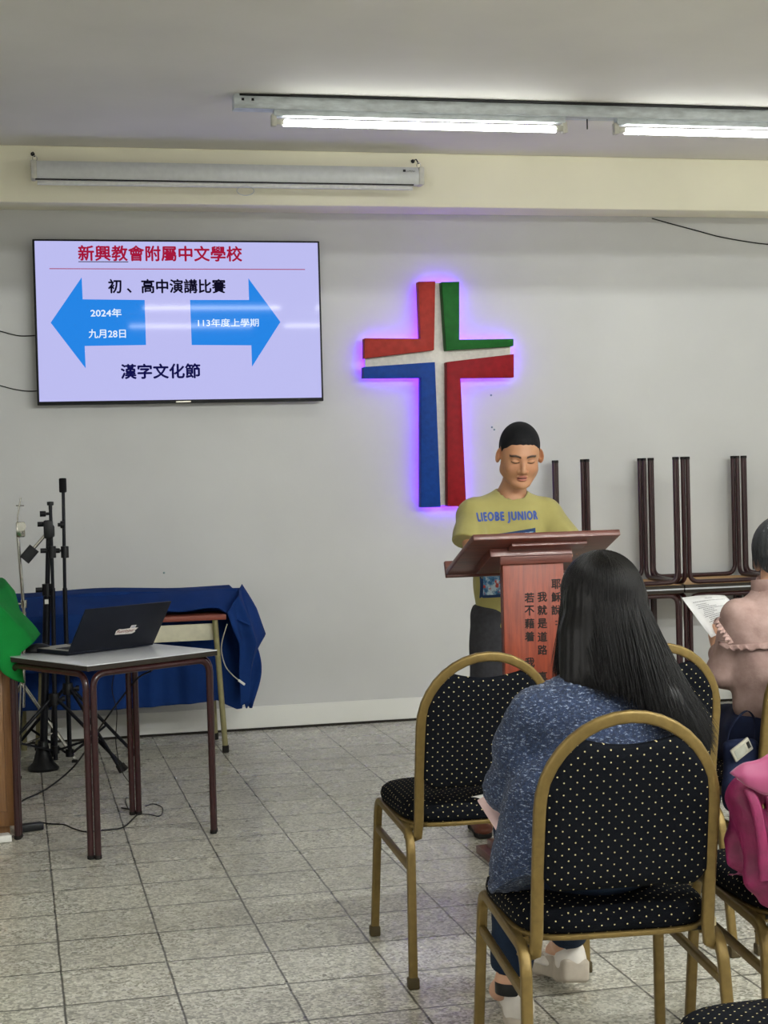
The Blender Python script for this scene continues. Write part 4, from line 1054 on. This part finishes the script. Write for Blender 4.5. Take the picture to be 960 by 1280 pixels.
# ---------------------------------------- the boy at the lectern
def boy():
    Y=5.97; X0=1.895
    e=empty('person',(X0,Y,0)); tag(e,'boy in olive green T-shirt reading at the lectern, short black hair','person'); O=np.array([X0,Y,0.0])
    hc=np.array([1.908,Y-.055,1.452])-O; R=Rz(-.13)@Ry(.03)@Rx(.36); hs=1.0
    hp,T=head(hc,R,hs)
    shL,shR=np.array([-.165,.015,1.218]),np.array([.132,.015,1.218])
    eL,eR=np.array([-.205,-.145,1.045]),np.array([.172,-.145,1.045])
    wL,wR=np.array([-.105,-.335,1.125]),np.array([.085,-.335,1.125])
    low=[rc(T((0,.03,-.05)),(0,.030,1.27),.045,.052,.02),rc((0,.030,1.29),(0,.025,1.22),.053,.062,.03)]
    tor=[rc(shL*.85+np.array([0,0,.19]),shR*.85+np.array([0,0,.19]),.045,.045,.03),el((0,.02,1.13),(.150,.095,.13),.05),el((0,.02,.98),(.128,.085,.13),.05),el((0,.025,.85),(.145,.10,.10),.05)]
    arms=limb(shL,eL,.046,.036)+limb(eL,wL,.036,.024)+limb(shR,eR,.046,.036)+limb(eR,wR,.036,.024)
    hnd=hand(wL,(.25,-.93,-.05),(.1,.1,.95),1,(.2,.3,.3))+hand(wR,(-.25,-.93,-.05),(-.1,.1,.95),-1,(.25,.35,.3))
    hips=[np.array([-.085,.02,.82]),np.array([.085,.02,.82])]; kn=[np.array([-.125,-.02,.45]),np.array([.11,.0,.45])]; an=[np.array([-.165,.02,.085]),np.array([.12,.04,.085])]
    legs=[]
    for h,k_,a in zip(hips,kn,an): legs+=limb(h,k_,.078,.052)+[rc(k_,k_*.55+a*.45,.050,.050,.02),rc(k_*.55+a*.45,a,.050,.034,.02),rc(a,a+np.array([0,-.10,-.045]),.036,.03,.02)]
    body=low+tor+arms+legs
    zc=1.33
    A=surfnet(*field(hp+low,.0024,box=(np.array([-.3,-.3,zc-.012]),np.array([.3,.3,1.7]))))
    B=surfnet(*field(body+hnd,.006,box=(np.array([-1,-1,-.1]),np.array([1,1,zc+.004]))))
    tone=(184,134,100)
    va=relax(A[0],A[1],1,.4); vb=relax(B[0],B[1],1,.4)
    bo=blend_meshes('body',[(va,A[1],paint_skin(va,tone,hc,R,hs)),(vb,B[1],paint_skin(vb,tone))],M['skin'],e)
    # cropped hair: a thin cap that follows the hairline
    def cap(F,X,Y_,Z):
        q=[sum(R[j,i]*(a-hc[j]) for j,a in enumerate((X,Y_,Z)))/hs for i in range(3)]
        x,y,z=q
        line=np.interp(y,[-.1,-.066,-.052,-.040,-.022,-.008,.004,.028,.05,.12],[.060,.060,.052,.030,.018,-.012,.022,.022,-.05,-.07])+.002*np.sin(x*300+y*200)
        fade=.0045*(1-np.clip((z-line)/.030,0,1))
        return np.maximum(F+fade,(line-z)*.8)
    sculpt('hair',[el(T((0,.018,.034)),np.array([.0785,.096,.0895]),.01,R),el(T((0,.05,-.0)),np.array([.068,.062,.08]),.02,R)],.003,M['hair_short'],e,post=cap,rel=1)
    # T-shirt
    ts=[rc((0,.03,1.285),shL+np.array([.03,0,.02]),.055,.045,.03),rc((0,.03,1.285),shR+np.array([-.03,0,.02]),.055,.045,.03),rc(shL+np.array([.01,0,.006]),shR+np.array([-.01,0,.006]),.058,.058,.03),el((0,.018,1.235),(.125,.082,.052),.04),el((0,.018,1.12),(.168,.112,.14),.05),el((0,.018,.98),(.160,.112,.16),.05),rc((0,.02,.94),(0,.02,.80),.150,.157,.04,flat=((0,1,0),.72)),
        rc(shL,shL*.40+eL*.60+np.array([-.022,0,-.0]),.062,.066,.03),rc(shR,shR*.40+eR*.60+np.array([.022,0,-.0]),.062,.066,.03)]
    fp=folds(34,.006,1.3)
    def post(F,X,Y_,Z):
        F=fp(F,X,Y_,Z); F=np.maximum(F,(.792-Z)+.006*np.sin(X*25))
        for sh,el_ in ((shL,eL),(shR,eR)):
            d=_norm(el_-sh); cut=(X-sh[0])*d[0]*1.6+(Y_-sh[1])*d[1]*.5+(Z-sh[2])*d[2]-.112
            near=(np.abs(X)>(.162 if sh[0]<0 else .135))&(np.sign(X)==np.sign(sh[0]))&(Z>.9)
            F=np.where(near,np.maximum(F,cut),F)
        neck=np.sqrt((X/1.0)**2+((Y_-.012)/1.0)**2)-.058
        return np.maximum(F,np.maximum(Z-1.315-.2*Y_,np.minimum(-neck,(Z-1.272-.45*Y_)))*1.0) 
    sh=sculpt('t_shirt',ts,.005,M['shirt'],e,post=post,rel=2)
    bv=bvh_of(sh)
    col=MB(); col.sweep([(.059*math.cos(a),.012+.059*math.sin(a),1.278+.45*.059*math.sin(a)+.004) for a in np.linspace(0,2*math.pi,40,endpoint=False)],rrect(.012,.016,.005,2),ref=(0,0,1),closed=True); col.build('collar',M['shirt'],sh)
    yy=Y-.12; a=py(601,642,yy); b=py(677,653,yy)
    t=text_mesh('shirt_lettering','LIEOBE JUNIOR',mat('print_blue',(62,84,150),.8),sh,0,0,(a.x-O[0],b.x-O[0],b.z+.001,a.z+.002,-.3),bold=.05,spacing=1.22)
    bmx=bmesh.new(); bmx.from_mesh(t.data); bmesh.ops.subdivide_edges(bmx,edges=[e_ for e_ in bmx.edges if e_.calc_length()>.012],cuts=2); bmx.to_mesh(t.data); bmx.free(); drape_on(t,bv,.0018)
    pm=NT('shirt_picture'); co=pm.coord(); n=pm.noise(co,28,5,.7); n2=pm.noise(co,46,3)
    c1=pm.ramp(n,[(.30,srgb((24,50,84))),(.45,srgb((70,124,170))),(.56,srgb((196,214,222))),(.7,srgb((120,170,200)))]); pm.base(pm.mix(pm.ramp(n2,[(.62,(0,0,0,1)),(.68,(1,1,1,1))]),c1,srgb((180,70,60)))); pm.b.inputs['Roughness'].default_value=.8
    Q=[py(*p,yy)-V(O) for p in ((607,671),(673,660),(674,742),(609,750))]
    def pic(ins,name,m,off):
        def fn(u,v):
            u=ins+(1-2*ins)*u; v=ins+(1-2*ins)*v
            p=Q[0].lerp(Q[1],u).lerp(Q[3].lerp(Q[2],u),v); return V((p.x,-.3,p.z))
        o=grid_mesh(name,14,18,fn,m,sh,0); drape_on(o,bv,off); return o
    pic(0,'printed_border',mat('print_border',(36,58,96),.8),.0016); pic(.045,'printed_picture',pm.m,.0026)
    # shorts/trousers
    tr=[el((0,.025,.83),(.155,.112,.10),.04)]
    for h,k_,a in zip(hips,kn,an): tr+=[rc(h,k_,.092,.075,.03),rc(k_,a+np.array([0,0,.03]),.072,.058,.03)]
    tf=folds(26,.006,4.2)
    to=sculpt('trousers',tr,.007,M['shorts'],e,post=lambda F,X,Y_,Z: np.maximum(tf(F,X,Y_,Z),np.maximum(.12-Z,Z-.875)),rel=2)
    for i,(a) in enumerate(an):
        shoe('shoe',(a[0],a[1]+.055,0.0),(a[0]-.03 if i==0 else a[0]+.03,a[1]-.185,0.0),(0,0,1),M['brown_shoe'],M['rubber'],e)
    return e
boy()
# ---------------------------------------- long-haired woman in the near chair
def woman_long():
    O=np.array([1.19,3.30,0.0]); e=empty('person',tuple(O)); tag(e,'woman with long straight black hair in a blue tweed jacket, seen from behind','person')
    W=lambda x,y,z: np.array([x,y,z])-O
    hc=W(1.268,3.375,1.078); R=Rz(math.pi+.12)@Ry(.04)@Rx(.22); hp,T=head(hc,R,.98)
    shL,shR=W(1.088,3.315,.868),W(1.392,3.335,.868); eL,eR=W(1.058,3.40,.695),W(1.425,3.42,.680); wL,wR=W(1.122,3.60,.632),W(1.33,3.62,.615)
    low=[rc(T((0,.02,-.06)),W(1.262,3.335,.93),.050,.052,.02)]
    tor=[rc(shL,shR,.045,.045,.03),el(W(1.245,3.325,.82),(.155,.095,.12),.05),el(W(1.215,3.31,.69),(.125,.09,.12),.05),el(W(1.195,3.32,.57),(.165,.115,.085),.05)]
    arms=limb(shL,eL,.043,.034)+limb(eL,wL,.034,.023)+limb(shR,eR,.043,.034)+limb(eR,wR,.034,.023)
    hnd=hand(wL,(.18,.95,-.12),(-.25,.1,.95),1,(.5,.6,.4),.95)+hand(wR,(-.3,.92,-.1),(.2,.1,.95),-1,(.5,.6,.4),.95)
    hip=[W(1.12,3.36,.565),W(1.285,3.36,.565)]; kn=[W(1.205,3.76,.515),W(1.35,3.78,.51)]; an=[W(1.178,3.835,.115),W(1.405,4.055,.13)]
    legs=[]
    for h,k_,a in zip(hip,kn,an): legs+=limb(h,k_,.078,.052)+[rc(k_,k_*.6+a*.4,.05,.05,.02),rc(k_*.6+a*.4,a,.05,.032,.02),rc(a,a+np.array([0,.09,-.05]),.034,.028,.02)]
    A=surfnet(*field(hp+low,.003,box=(np.array([-.4,-.4,.985]),np.array([.5,.5,1.5]))))
    B=surfnet(*field(low+tor+arms+hnd+legs,.006,box=(np.array([-1,-1,-.1]),np.array([1,1.2,.99]))))
    tone=(206,160,132)
    blend_meshes('body',[(A[0],A[1],paint_skin(A[0],tone,hc,R,.98)),(B[0],B[1],paint_skin(B[0],tone))],M['skin'],e)
    # jacket
    js=[rc(shL+[.012,0,.0],shR+[-.01,0,.0],.056,.056,.03),el(W(1.25,3.315,.905),(.10,.065,.040),.03),el(W(1.238,3.315,.82),(.165,.112,.125),.05),el(W(1.215,3.30,.69),(.172,.115,.13),.05),
        rc(W(1.185,3.305,.62),W(1.168,3.305,.545),.180,.190,.04,flat=((0,1,0),.66)),
        rc(shL,shL*.5+eL*.5,.058,.060,.02),rc(shL*.5+eL*.5,eL,.060,.054,.02),rc(eL,wL-(wL-eL)*.12,.054,.046,.02),
        rc(shR,eR,.062,.058,.03),rc(eR,wR-(wR-eR)*.12,.058,.047,.02)]
    jf=folds(30,.007,2.2)
    def post(F,X,Y,Z):
        F=jf(F,X,Y,Z); F=np.maximum(F,.487+.060*np.clip(-Y/.09,0,1)-Z)
        d=_norm(wL-eL); cut=(X-wL[0])*d[0]+(Y-wL[1])*d[1]+(Z-wL[2])*d[2]+.02
        F=np.where((Y>.20)&(X<0.02),np.maximum(F,cut),F)
        d=_norm(wR-eR); cut=(X-wR[0])*d[0]+(Y-wR[1])*d[1]+(Z-wR[2])*d[2]+.02
        F=np.where((Y>.20)&(X>.02),np.maximum(F,cut),F)
        nk=W(1.262,3.35,0); neck=np.sqrt((X-nk[0])**2+(Y-nk[1])**2)-.060
        return np.maximum(F,np.minimum(-neck,Z-.925))
    def fuzz(vs):
        n=vnoise(vs,260,5)+.7*vnoise(vs,520,6); c=vs.mean(0); d=vs-c; d/=np.linalg.norm(d,axis=1,keepdims=True); return vs+d*(n*.0016)[:,None]
    ja=sculpt('jacket',js,.005,M['tweed'],e,post=post,rel=1,disp=fuzz)
    pts=[]; 
    # hem band
    hb=MB(); 
    for a in np.linspace(0,2*math.pi,60,endpoint=False):
        pts.append(V((W(1.170,0,0)[0]+.190*math.cos(a),.003+.124*math.sin(a),.497+.060*min(1,max(0,-.124*math.sin(a)/.09))+.002*math.sin(9*a))))
    hb.sweep(pts,rrect(.020,.012,.005,2),ref=(0,0,1),closed=True); hb.build('hem_band',M['tweed'],ja)
    tr=[el(W(1.19,3.315,.562),(.182,.150,.088),.04),el(W(1.215,3.275,.548),(.135,.142,.062),.03)]
    for h,k_,a in zip(hip,kn,an): tr+=[rc(h,k_,.086,.070,.03),rc(k_,k_*.45+a*.55,.068,.062,.03),rc(k_*.45+a*.55,a+(k_-a)*.10,.062,.052,.02)]
    tf=folds(30,.005,.4)
    def cutj(F,X,Y,Z):
        F=tf(F,X,Y,Z)
        for k_,a in zip(kn,an):
            d=_norm(a-k_); c=(X-a[0])*d[0]+(Y-a[1])*d[1]+(Z-a[2])*d[2]+.035
            F=np.where((Z<.3)&(np.sqrt((X-a[0])**2+(Y-a[1])**2)<.14),np.maximum(F,c),F)
        return F
    sculpt('jeans',tr,.006,M['jeans'],e,post=cutj,rel=2)
    shoe('sneaker',(an[0][0]+.012,an[0][1]-.045,0),(an[0][0]+.062,an[0][1]+.205,0),(0,0,1),M['sneaker'],M['sole'],e,w=.040,hi=.034)
    h=an[1]+np.array([-.0,-.035,-.118]); shoe('sneaker',(h[0]+.004,h[1]-.03,.040),(h[0]-.02,h[1]+.205,0.0),(.10,.2,1),M['sneaker'],M['sole'],e,w=.045,hi=.062)
    mb=MB(); 
    for a_ in (an[0],): mb.sweep([a_+np.array([.036*math.cos(t),.036*math.sin(t)-.004,-.012]) for t in np.linspace(0,2*math.pi,24,endpoint=False)],rrect(.03,.006,.002,2),ref=(0,0,1),closed=True)
    mb.build('sock',M['black'],e)
    # hair: solid underlay plus locks
    P=lambda x,y,Yw: np.array(py(x,y,Yw))-O
    hu=[el(T((0,.022,.040)),(.083,.104,.088),.03,R),rc(W(1.268,3.335,1.08),W(1.250,3.29,.955),.090,.080,.04,flat=((0,1,0),.75)),
        rc(W(1.205,3.33,1.03),W(1.188,3.31,.935),.050,.040,.03),
        rc(W(1.27,3.30,1.03),P(793,835,3.26),.076,.056,.04,flat=((0,1,0),.6)),rc(P(793,835,3.26),P(834,880,3.22),.056,.038,.03,flat=((0,1,0),.6)),rc(P(834,880,3.22),P(876,918,3.20),.038,.012,.02,flat=((0,1,0),.6))]
    def hp_(F,X,Y,Z):
        q=[sum(R[j,i]*(a-hc[j]) for j,a in enumerate((X,Y,Z)))/.98 for i in range(3)]
        face=np.maximum(np.maximum(q[2]-.055,-q[2]-.20),np.maximum(np.abs(q[0])-.058,q[1]+.045))
        F=np.maximum(F,-face)
        # groove along the strands
        g=np.sin(np.arctan2(X-hc[0],-(Y-hc[1])+.02)*46+np.sin(Z*18)*.8)*.0012
        return F+g
    hair=sculpt('hair',hu,.0045,M['hair'],e,post=hp_,rel=1)
    rng=np.random.default_rng(11); n=4200; k=16
    ph=rng.uniform(-.25,1.25,n)*math.pi+math.pi         # around the back: pi = left(-X) .. 2pi = right(+X)
    tg=[W(1.176,3.40,.945),W(1.172,3.345,.925),W(1.185,3.27,.925),W(1.225,3.225,.922),P(770,862,3.215),P(800,882,3.20),P(835,900,3.185),P(870,925,3.185),P(888,932,3.19),P(885,915,3.22),P(865,880,3.25)]
    tg=np.array(tg); u=np.clip((ph-math.pi*.75)/(1.5*math.pi),0,.9999)*(len(tg)-1); i=u.astype(int); f=(u-i)[:,None]
    target=tg[i]*(1-f)+tg[i+1]*f+rng.normal(0,1,(n,3))*np.array([.010,.006,.012])
    cr=np.array(T((0,.022,.040))); rad=np.array([.0860,.1065,.0905])
    t=np.linspace(0,1,k)[None,:,None]; th0=rng.uniform(.02,.5,n)[:,None]
    ts=np.linspace(0,1,k)[None,:]; th=th0+(1.75-th0)*np.clip(ts/.42,0,1)
    d=np.stack([np.cos(ph)[:,None]*np.sin(th),np.sin(ph)[:,None]*np.sin(th),np.cos(th)],-1)
    off=(1+rng.uniform(-.01,.035,n))[:,None,None]
    on=cr+d*rad*off
    # after leaving the skull: ease towards the target
    i0=int(.42*(k-1)); leave=on[:,i0:i0+1]; s=np.clip((t-.42)/.58,0,1)
    ctrl=leave+(target[:,None]-leave)*.45+np.array([0,-.008,-.035]); ctrl=ctrl+((leave-cr)*np.array([.10,.10,0]))
    fall=(1-s)**2*leave+2*s*(1-s)*ctrl+s**2*target[:,None]
    paths=np.where(t<=.42,on,fall); strands('hair_locks',paths,rng.uniform(.0007,.0015,n),M['hair'],hair)
    n2=700; ii=rng.integers(0,4,n2); 
    # sheet held on her lap
    return e,W,wL
e,Wf,wL=woman_long()
mb=MB(); 
def sheet(name,Q,label,m,lines=True,text=None,thick=.0006,cat='sheet of paper',n=6,bend=.006,layers=1):
    Q=[V(q) for q in Q]; c=sum(Q,V())/4; o=empty('x') if False else None
    nrm=(Q[1]-Q[0]).cross(Q[3]-Q[0]).normalized()
    if nrm.dot(CP-c)<0: nrm=-nrm
    def fn(u,v):
        p=Q[0].lerp(Q[1],u).lerp(Q[3].lerp(Q[2],u),v); return p-c+nrm*bend*math.sin(math.pi*u)
    o=grid_mesh(name,8,8,fn,m,None,thick); o.location=c; tag(o,label,cat)
    if lines:
        mb=MB(); rng=random.Random(4)
        rows=[(.10,.42,.58),(.17,.12,.88)]+[(.24+i*.045,.12+rng.random()*.1,.30+rng.random()*.6) for i in range(13)]
        for v,u0,u1 in rows:
            u=u0
            while u<u1:
                w=.012+rng.random()*.02
                a=[fn(u,v)+nrm*.0035,fn(min(u+w,u1),v)+nrm*.0035,fn(min(u+w,u1),v+.014)+nrm*.0035,fn(u,v+.014)+nrm*.0035]
                mb.add(a,[(0,1,2,3)]); u+=w+.008
        mb.build('printed_lines',M['ink'],o,False)
    return o
sheet('paper_sheet',[(1.085,3.66,.600),(1.09,3.84,.585),(1.24,3.86,.600),(1.24,3.66,.607)],'white sheet on the lap of the long-haired woman, one corner showing past her sleeve',M['paper'],False)
sheet('paper_sheet',[py(597,1000,3.60),py(640,985,3.66),py(680,1030,3.48),py(622,1039,3.42)],'pinkish folded sheet just below the sleeve of the long-haired woman',M['pinkpaper'],False,thick=.004)
# ---------------------------------------- woman in the pink blouse (right edge)
def woman_pink():
    O=np.array([2.255,4.43,0.0]); e=empty('person',tuple(O)); tag(e,'woman in a dusty pink blouse with short dark hair, holding a sheet, at right edge','person')
    W=lambda x,y,z: np.array([x,y,z])-O
    P=lambda x,y,Yw: np.array(py(x,y,Yw))-O
    hc=P(980,700,4.47); R=Rz(math.pi-.25)@Rx(.30); hp,T=head(hc,R,.98)
    nb=W(2.205,4.42,1.0)
    shL,shR=W(2.100,4.42,.935),W(2.385,4.42,.955); eL,eR=W(2.068,4.47,.772),W(2.43,4.50,.76); wL,wR=P(898,812,4.66),W(2.32,4.70,.80)
    low=[rc(T((0,.02,-.06)),nb,.050,.052,.02)]
    tor=[rc(shL,shR,.045,.045,.03),el(W(2.24,4.43,.88),(.155,.095,.12),.05),el(W(2.235,4.42,.74),(.125,.09,.13),.05),el(W(2.25,4.42,.60),(.165,.115,.10),.05)]
    arms=limb(shL,eL,.043,.034)+limb(eL,wL,.034,.022)+limb(shR,eR,.043,.034)+limb(eR,wR,.034,.022)
    hnd=hand(wL,(.05,.55,.75),(-.95,.1,.1),-1,(.7,.8,.5),.92)+hand(wR,(-.3,.8,.4),(.6,.1,.8),-1,(.5,.6,.4),.92)
    hip=[W(2.165,4.46,.57),W(2.345,4.46,.57)]; kn=[W(2.15,4.88,.52),W(2.36,4.88,.52)]; an=[W(2.15,4.90,.10),W(2.36,4.92,.10)]
    legs=[]
    for h,k_,a in zip(hip,kn,an): legs+=limb(h,k_,.078,.052)+[rc(k_,k_*.6+a*.4,.05,.05,.02),rc(k_*.6+a*.4,a,.05,.032,.02),rc(a,a+np.array([0,.09,-.05]),.034,.028,.02)]
    A=surfnet(*field(hp+low,.003,box=(np.array([-.4,-.4,1.03]),np.array([.5,.5,1.5]))))
    B=surfnet(*field(low+tor+arms+hnd+legs,.006,box=(np.array([-1,-1,-.1]),np.array([1,1.2,1.035]))))
    tone=(206,158,130)
    blend_meshes('body',[(A[0],A[1],paint_skin(A[0],tone,hc,R,.98)),(B[0],B[1],paint_skin(B[0],tone))],M['skin'],e)
    bs=[rc(shL+[.01,0,0],shR+[-.01,0,0],.054,.054,.03),el(W(2.215,4.42,.985),(.085,.06,.045),.03),el(W(2.245,4.42,.88),(.160,.110,.13),.05),el(W(2.230,4.42,.76),(.165,.110,.13),.05),el(W(2.24,4.42,.67),(.158,.115,.08),.04),
        rc(shL,eL,.058,.049,.02),rc(eL,eL*.25+wL*.75,.048,.036,.02),rc(shR,eR,.060,.056,.03),rc(eR,eR*.25+wR*.75,.054,.040,.02),
        rc(nb+np.array([0,0,.0]),nb+np.array([.01,.01,.035]),.060,.060,.01)]
    bf=folds(38,.007,5.2)
    def post(F,X,Y,Z):
        F=bf(F,X,Y,Z); F=np.maximum(F,.625-Z); neck=np.sqrt((X-nb[0])**2+(Y-nb[1]-.01)**2)-.052
        return np.maximum(F,np.minimum(-neck,Z-.99))
    bl=sculpt('blouse',bs,.005,M['blouse'],e,post=post,rel=1)
    bv=bvh_of(bl)
    # ruffle: a wavy frill from the shoulder across the yoke
    path=[P(896,770,4.36),P(900,776,4.33),P(908,786,4.32),P(916,797,4.32),P(925,808,4.32),P(945,806,4.32),P(985,800,4.32)]
    sp=smooth_path([V(p) for p in path],26)
    mb=MB(); vs=[];L=len(sp)
    for i,p in enumerate(sp):
        h=bv.ray_cast(V((p.x,-1,p.z)),V((0,1,0))); y=(h[0].y if h[0] is not None else -.09)
        up=1 if i<L*.62 else .45
        w=math.sin(i*.62)*.010+math.sin(i*.23)*.005; dirv=V((-.62,0,-.12)) if i<L*.62 else V((0,0,-1))
        for t in (0,.35,.7,1.0): vs.append(V((p.x,y-.004,p.z))+dirv*(.034*t*up)+V((0,-.012-abs(w)*.6,0))*t+V((.1,-.5,.35))*w*t)
    fs=[(i*4+j,i*4+j+1,(i+1)*4+j+1,(i+1)*4+j) for i in range(L-1) for j in range(3)]
    mb.add(vs,fs); rf=mb.build('ruffle',M['blouse'],bl,auto=False); md=rf.modifiers.new('t','SOLIDIFY'); md.thickness=.002
    # collar band
    mb=MB(); mb.sweep([nb+np.array([.004+.058*math.cos(a),.008+.058*math.sin(a),.030-.006*math.sin(a)]) for a in np.linspace(0,2*math.pi,36,endpoint=False)],rrect(.036,.006,.002,2),ref=(0,0,1),closed=True); mb.build('collar',M['blouse'],bl)
    sk=[el(W(2.25,4.43,.58),(.185,.135,.115),.04),rc(W(2.165,4.46,.57),W(2.15,4.88,.52),.10,.085,.05),rc(W(2.345,4.46,.57),W(2.36,4.88,.52),.10,.085,.05),rc(W(2.16,4.86,.48),W(2.15,4.90,.30),.085,.085,.05),rc(W(2.36,4.86,.48),W(2.36,4.92,.30),.085,.085,.05)]
    sf=folds(28,.006,7.7); sculpt('skirt',sk,.007,M['navy'],e,post=lambda F,X,Y,Z: np.maximum(sf(F,X,Y,Z),.28-Z),rel=2)
    for a in an: shoe('shoe',(a[0],a[1]-.05,0),(a[0],a[1]+.18,0),(0,0,1),M['black'],M['rubber'],e)
    # bobbed greying hair
    hu=[el(T((0,.020,.038)),(.088,.106,.094),.03,R),rc(hc+[0,-.035,.02],hc+[0,-.045,-.05],.082,.062,.03)]
    def hp_(F,X,Y,Z):
        q=[sum(R[j,i]*(a-hc[j]) for j,a in enumerate((X,Y,Z)))/.98 for i in range(3)]
        face=np.maximum(np.maximum(q[2]-.055,-q[2]-.20),np.maximum(np.abs(q[0])-.060,q[1]+.040)); F=np.maximum(F,-face)
        return F+np.sin(np.arctan2(X-hc[0],-(Y-hc[1])+.02)*40+np.sin(Z*22))*.0012
    hair=sculpt('hair',hu,.0045,M['hair_grey'],e,post=hp_,rel=1)
    rng=np.random.default_rng(3); n=1500;k=12; ph=rng.uniform(-.2,1.2,n)*math.pi+math.pi; th0=rng.uniform(.02,.5,n)[:,None]; ts=np.linspace(0,1,k)[None,:]
    endth=rng.uniform(1.75,2.35,n)[:,None]; th=th0+(endth-th0)*ts
    cr=np.array(T((0,.020,.034))); d=np.stack([np.cos(ph)[:,None]*np.sin(np.minimum(th,1.75)),np.sin(ph)[:,None]*np.sin(np.minimum(th,1.75)),np.cos(th)],-1)
    paths=cr+d*np.array([.091,.108,.098])*(1+rng.uniform(-.01,.03,n))[:,None,None]
    strands('hair_locks',paths,rng.uniform(.0007,.0014,n),M['hair_grey'],hair)
    return e
woman_pink()
sheet('paper_sheet',[py(852,747,4.76),py(906,744,4.92),py(938,776,4.80),py(889,797,4.64)],'white printed sheet held up by the woman in the pink blouse',M['paper'],True)
# navy shoulder bag with a phone hanging at her side
bc=np.array(py(926,955,4.27)); R=np.array(Rz(.1))
e=empty('shoulder_bag',tuple(bc)); tag(e,'navy cloth shoulder bag hanging beside the woman in pink','bag')
f_=folds(40,.005,3)
sculpt('bag_body',[bx((0,.0,-.03),(.055,.022,.10),.02,.02,R),el((.0,0,-.09),(.05,.03,.06),.03)],.005,M['navy'],e,post=f_,rel=2)
mb=MB(); mb.sweep(smooth_path([V((-.045,0,.06)),V((-.03,.005,.10)),V((.0,.01,.135)),V((.03,.01,.15)),V((.055,.02,.12)),V((.05,.01,.06))]),rrect(.012,.003,.001,1),ref=(0,1,0)); mb.build('strap',M['navy'],e)
p=py(927,937,4.225); o=MB().box((-.034,-.004,-.022),(.034,.004,.022),bev=.004).build('phone',M['silver']); o.location=p; o.rotation_euler=(.2,-.55,.1); tag(o,'small silver phone in a clear case clipped on the navy bag','phone')
m=MB(); m.box((-.026,-.0048,-.015),(.014,-.0040,.015),bev=.0003); m.build('screen',mat('phone_screen',(150,150,140),.15),o,False)
m=MB(); m.box((.019,-.0052,-.010),(.029,-.0038,.012),bev=.001); m.build('camera_bump',M['black'],o,False)
# magenta coat over the chair at the right edge
def coat():
    c=np.array([1.66,3.08,.70]); e=empty('magenta_coat',tuple(c)); tag(e,'magenta velvet coat with pale lining draped over the chair at the right edge','coat')
    P=lambda x,y,Y: np.array(py(x,y,Y))-c
    Y=3.02
    pr=[rc(P(950,985,Y),P(1060,960,Y-.01),.030,.040,.03,flat=((0,1,0),.9)),
        rc(P(935,1000,Y),P(948,1100,Y-.02),.034,.040,.03),rc(P(970,990,Y),P(975,1110,Y-.02),.040,.045,.03),rc(P(1010,980,Y),P(1010,1110,Y-.02),.045,.045,.03),rc(P(1050,980,Y),P(1060,1120,Y),.045,.045,.03),
        rc(P(918,1050,Y+.06),P(925,1075,Y+.05),.032,.036,.02),rc(P(935,1035,Y+.05),P(945,1085,Y+.03),.030,.036,.02),
        rc(P(1000,1000,Y+.10),P(1010,1080,Y+.14),.05,.06,.04),rc(P(930,985,Y),P(940,1020,Y+.04),.022,.030,.02),el(P(985,1090,Y+.22),(.13,.10,.03),.04)]
    def post(F,X,Y_,Z):
        n=np.sin(X*70+np.sin(Z*14+1)*2.2)*.9+np.sin(X*38-Z*16+1.5+np.sin(Z*30)*.4)+.5*np.sin(Z*45+X*60)+1.6*np.abs(np.sin(X*26+Z*11+np.sin(Z*17)))-.8
        return np.maximum(F+.0058*n*(np.abs(F)<.05),-.205-Z)
    b=sculpt('velvet_shell',pr,.005,M['velvet'],e,post=post,rel=1)
    # turned-back pale lining along the top
    Q=[(912,966,Y-.045),(930,955,Y-.05),(962,940,Y-.055),(1010,930,Y-.05)]; lo=[(921,974,Y-.050),(932,985,Y-.066),(958,992,Y-.072),(1012,985,Y-.068)]
    def fn(u,v):
        a=poly_at([P(*q) for q in Q],u); d=poly_at([P(*q) for q in lo],u); p=a.lerp(d,v); return p+V((0,-.010*math.sin(v*math.pi),.004*math.sin(u*12)))
    grid_mesh('lining',30,10,fn,M['lining'],e,.004)
    for s0,pts in ((0,[(935,985,Y-.055),(945,1010,Y-.065),(952,1050,Y-.068),(955,1100,Y-.06)]),(1,[(958,975,Y-.06),(966,1010,Y-.068),(972,1060,Y-.07),(968,1110,Y-.065)])):
        mb=MB(); mb.sweep(smooth_path([V(P(*p)) for p in pts],8),rrect(.022,.012,.005,3),ref=(1,0,0)); mb.build('belt' if s0==0 else 'lapel',M['velvet'],e)
coat()
# ------------------------------------------------------------------ render look
sc=bpy.context.scene
w=bpy.data.worlds.new('world'); sc.world=w; w.use_nodes=True; w.node_tree.nodes['Background'].inputs[0].default_value=(.6,.62,.65,1); w.node_tree.nodes['Background'].inputs[1].default_value=.02
sc.view_settings.view_transform='Standard'; sc.view_settings.look='None'; sc.view_settings.gamma=1; sc.view_settings.use_curve_mapping=False
sc.view_settings.exposure=0.08
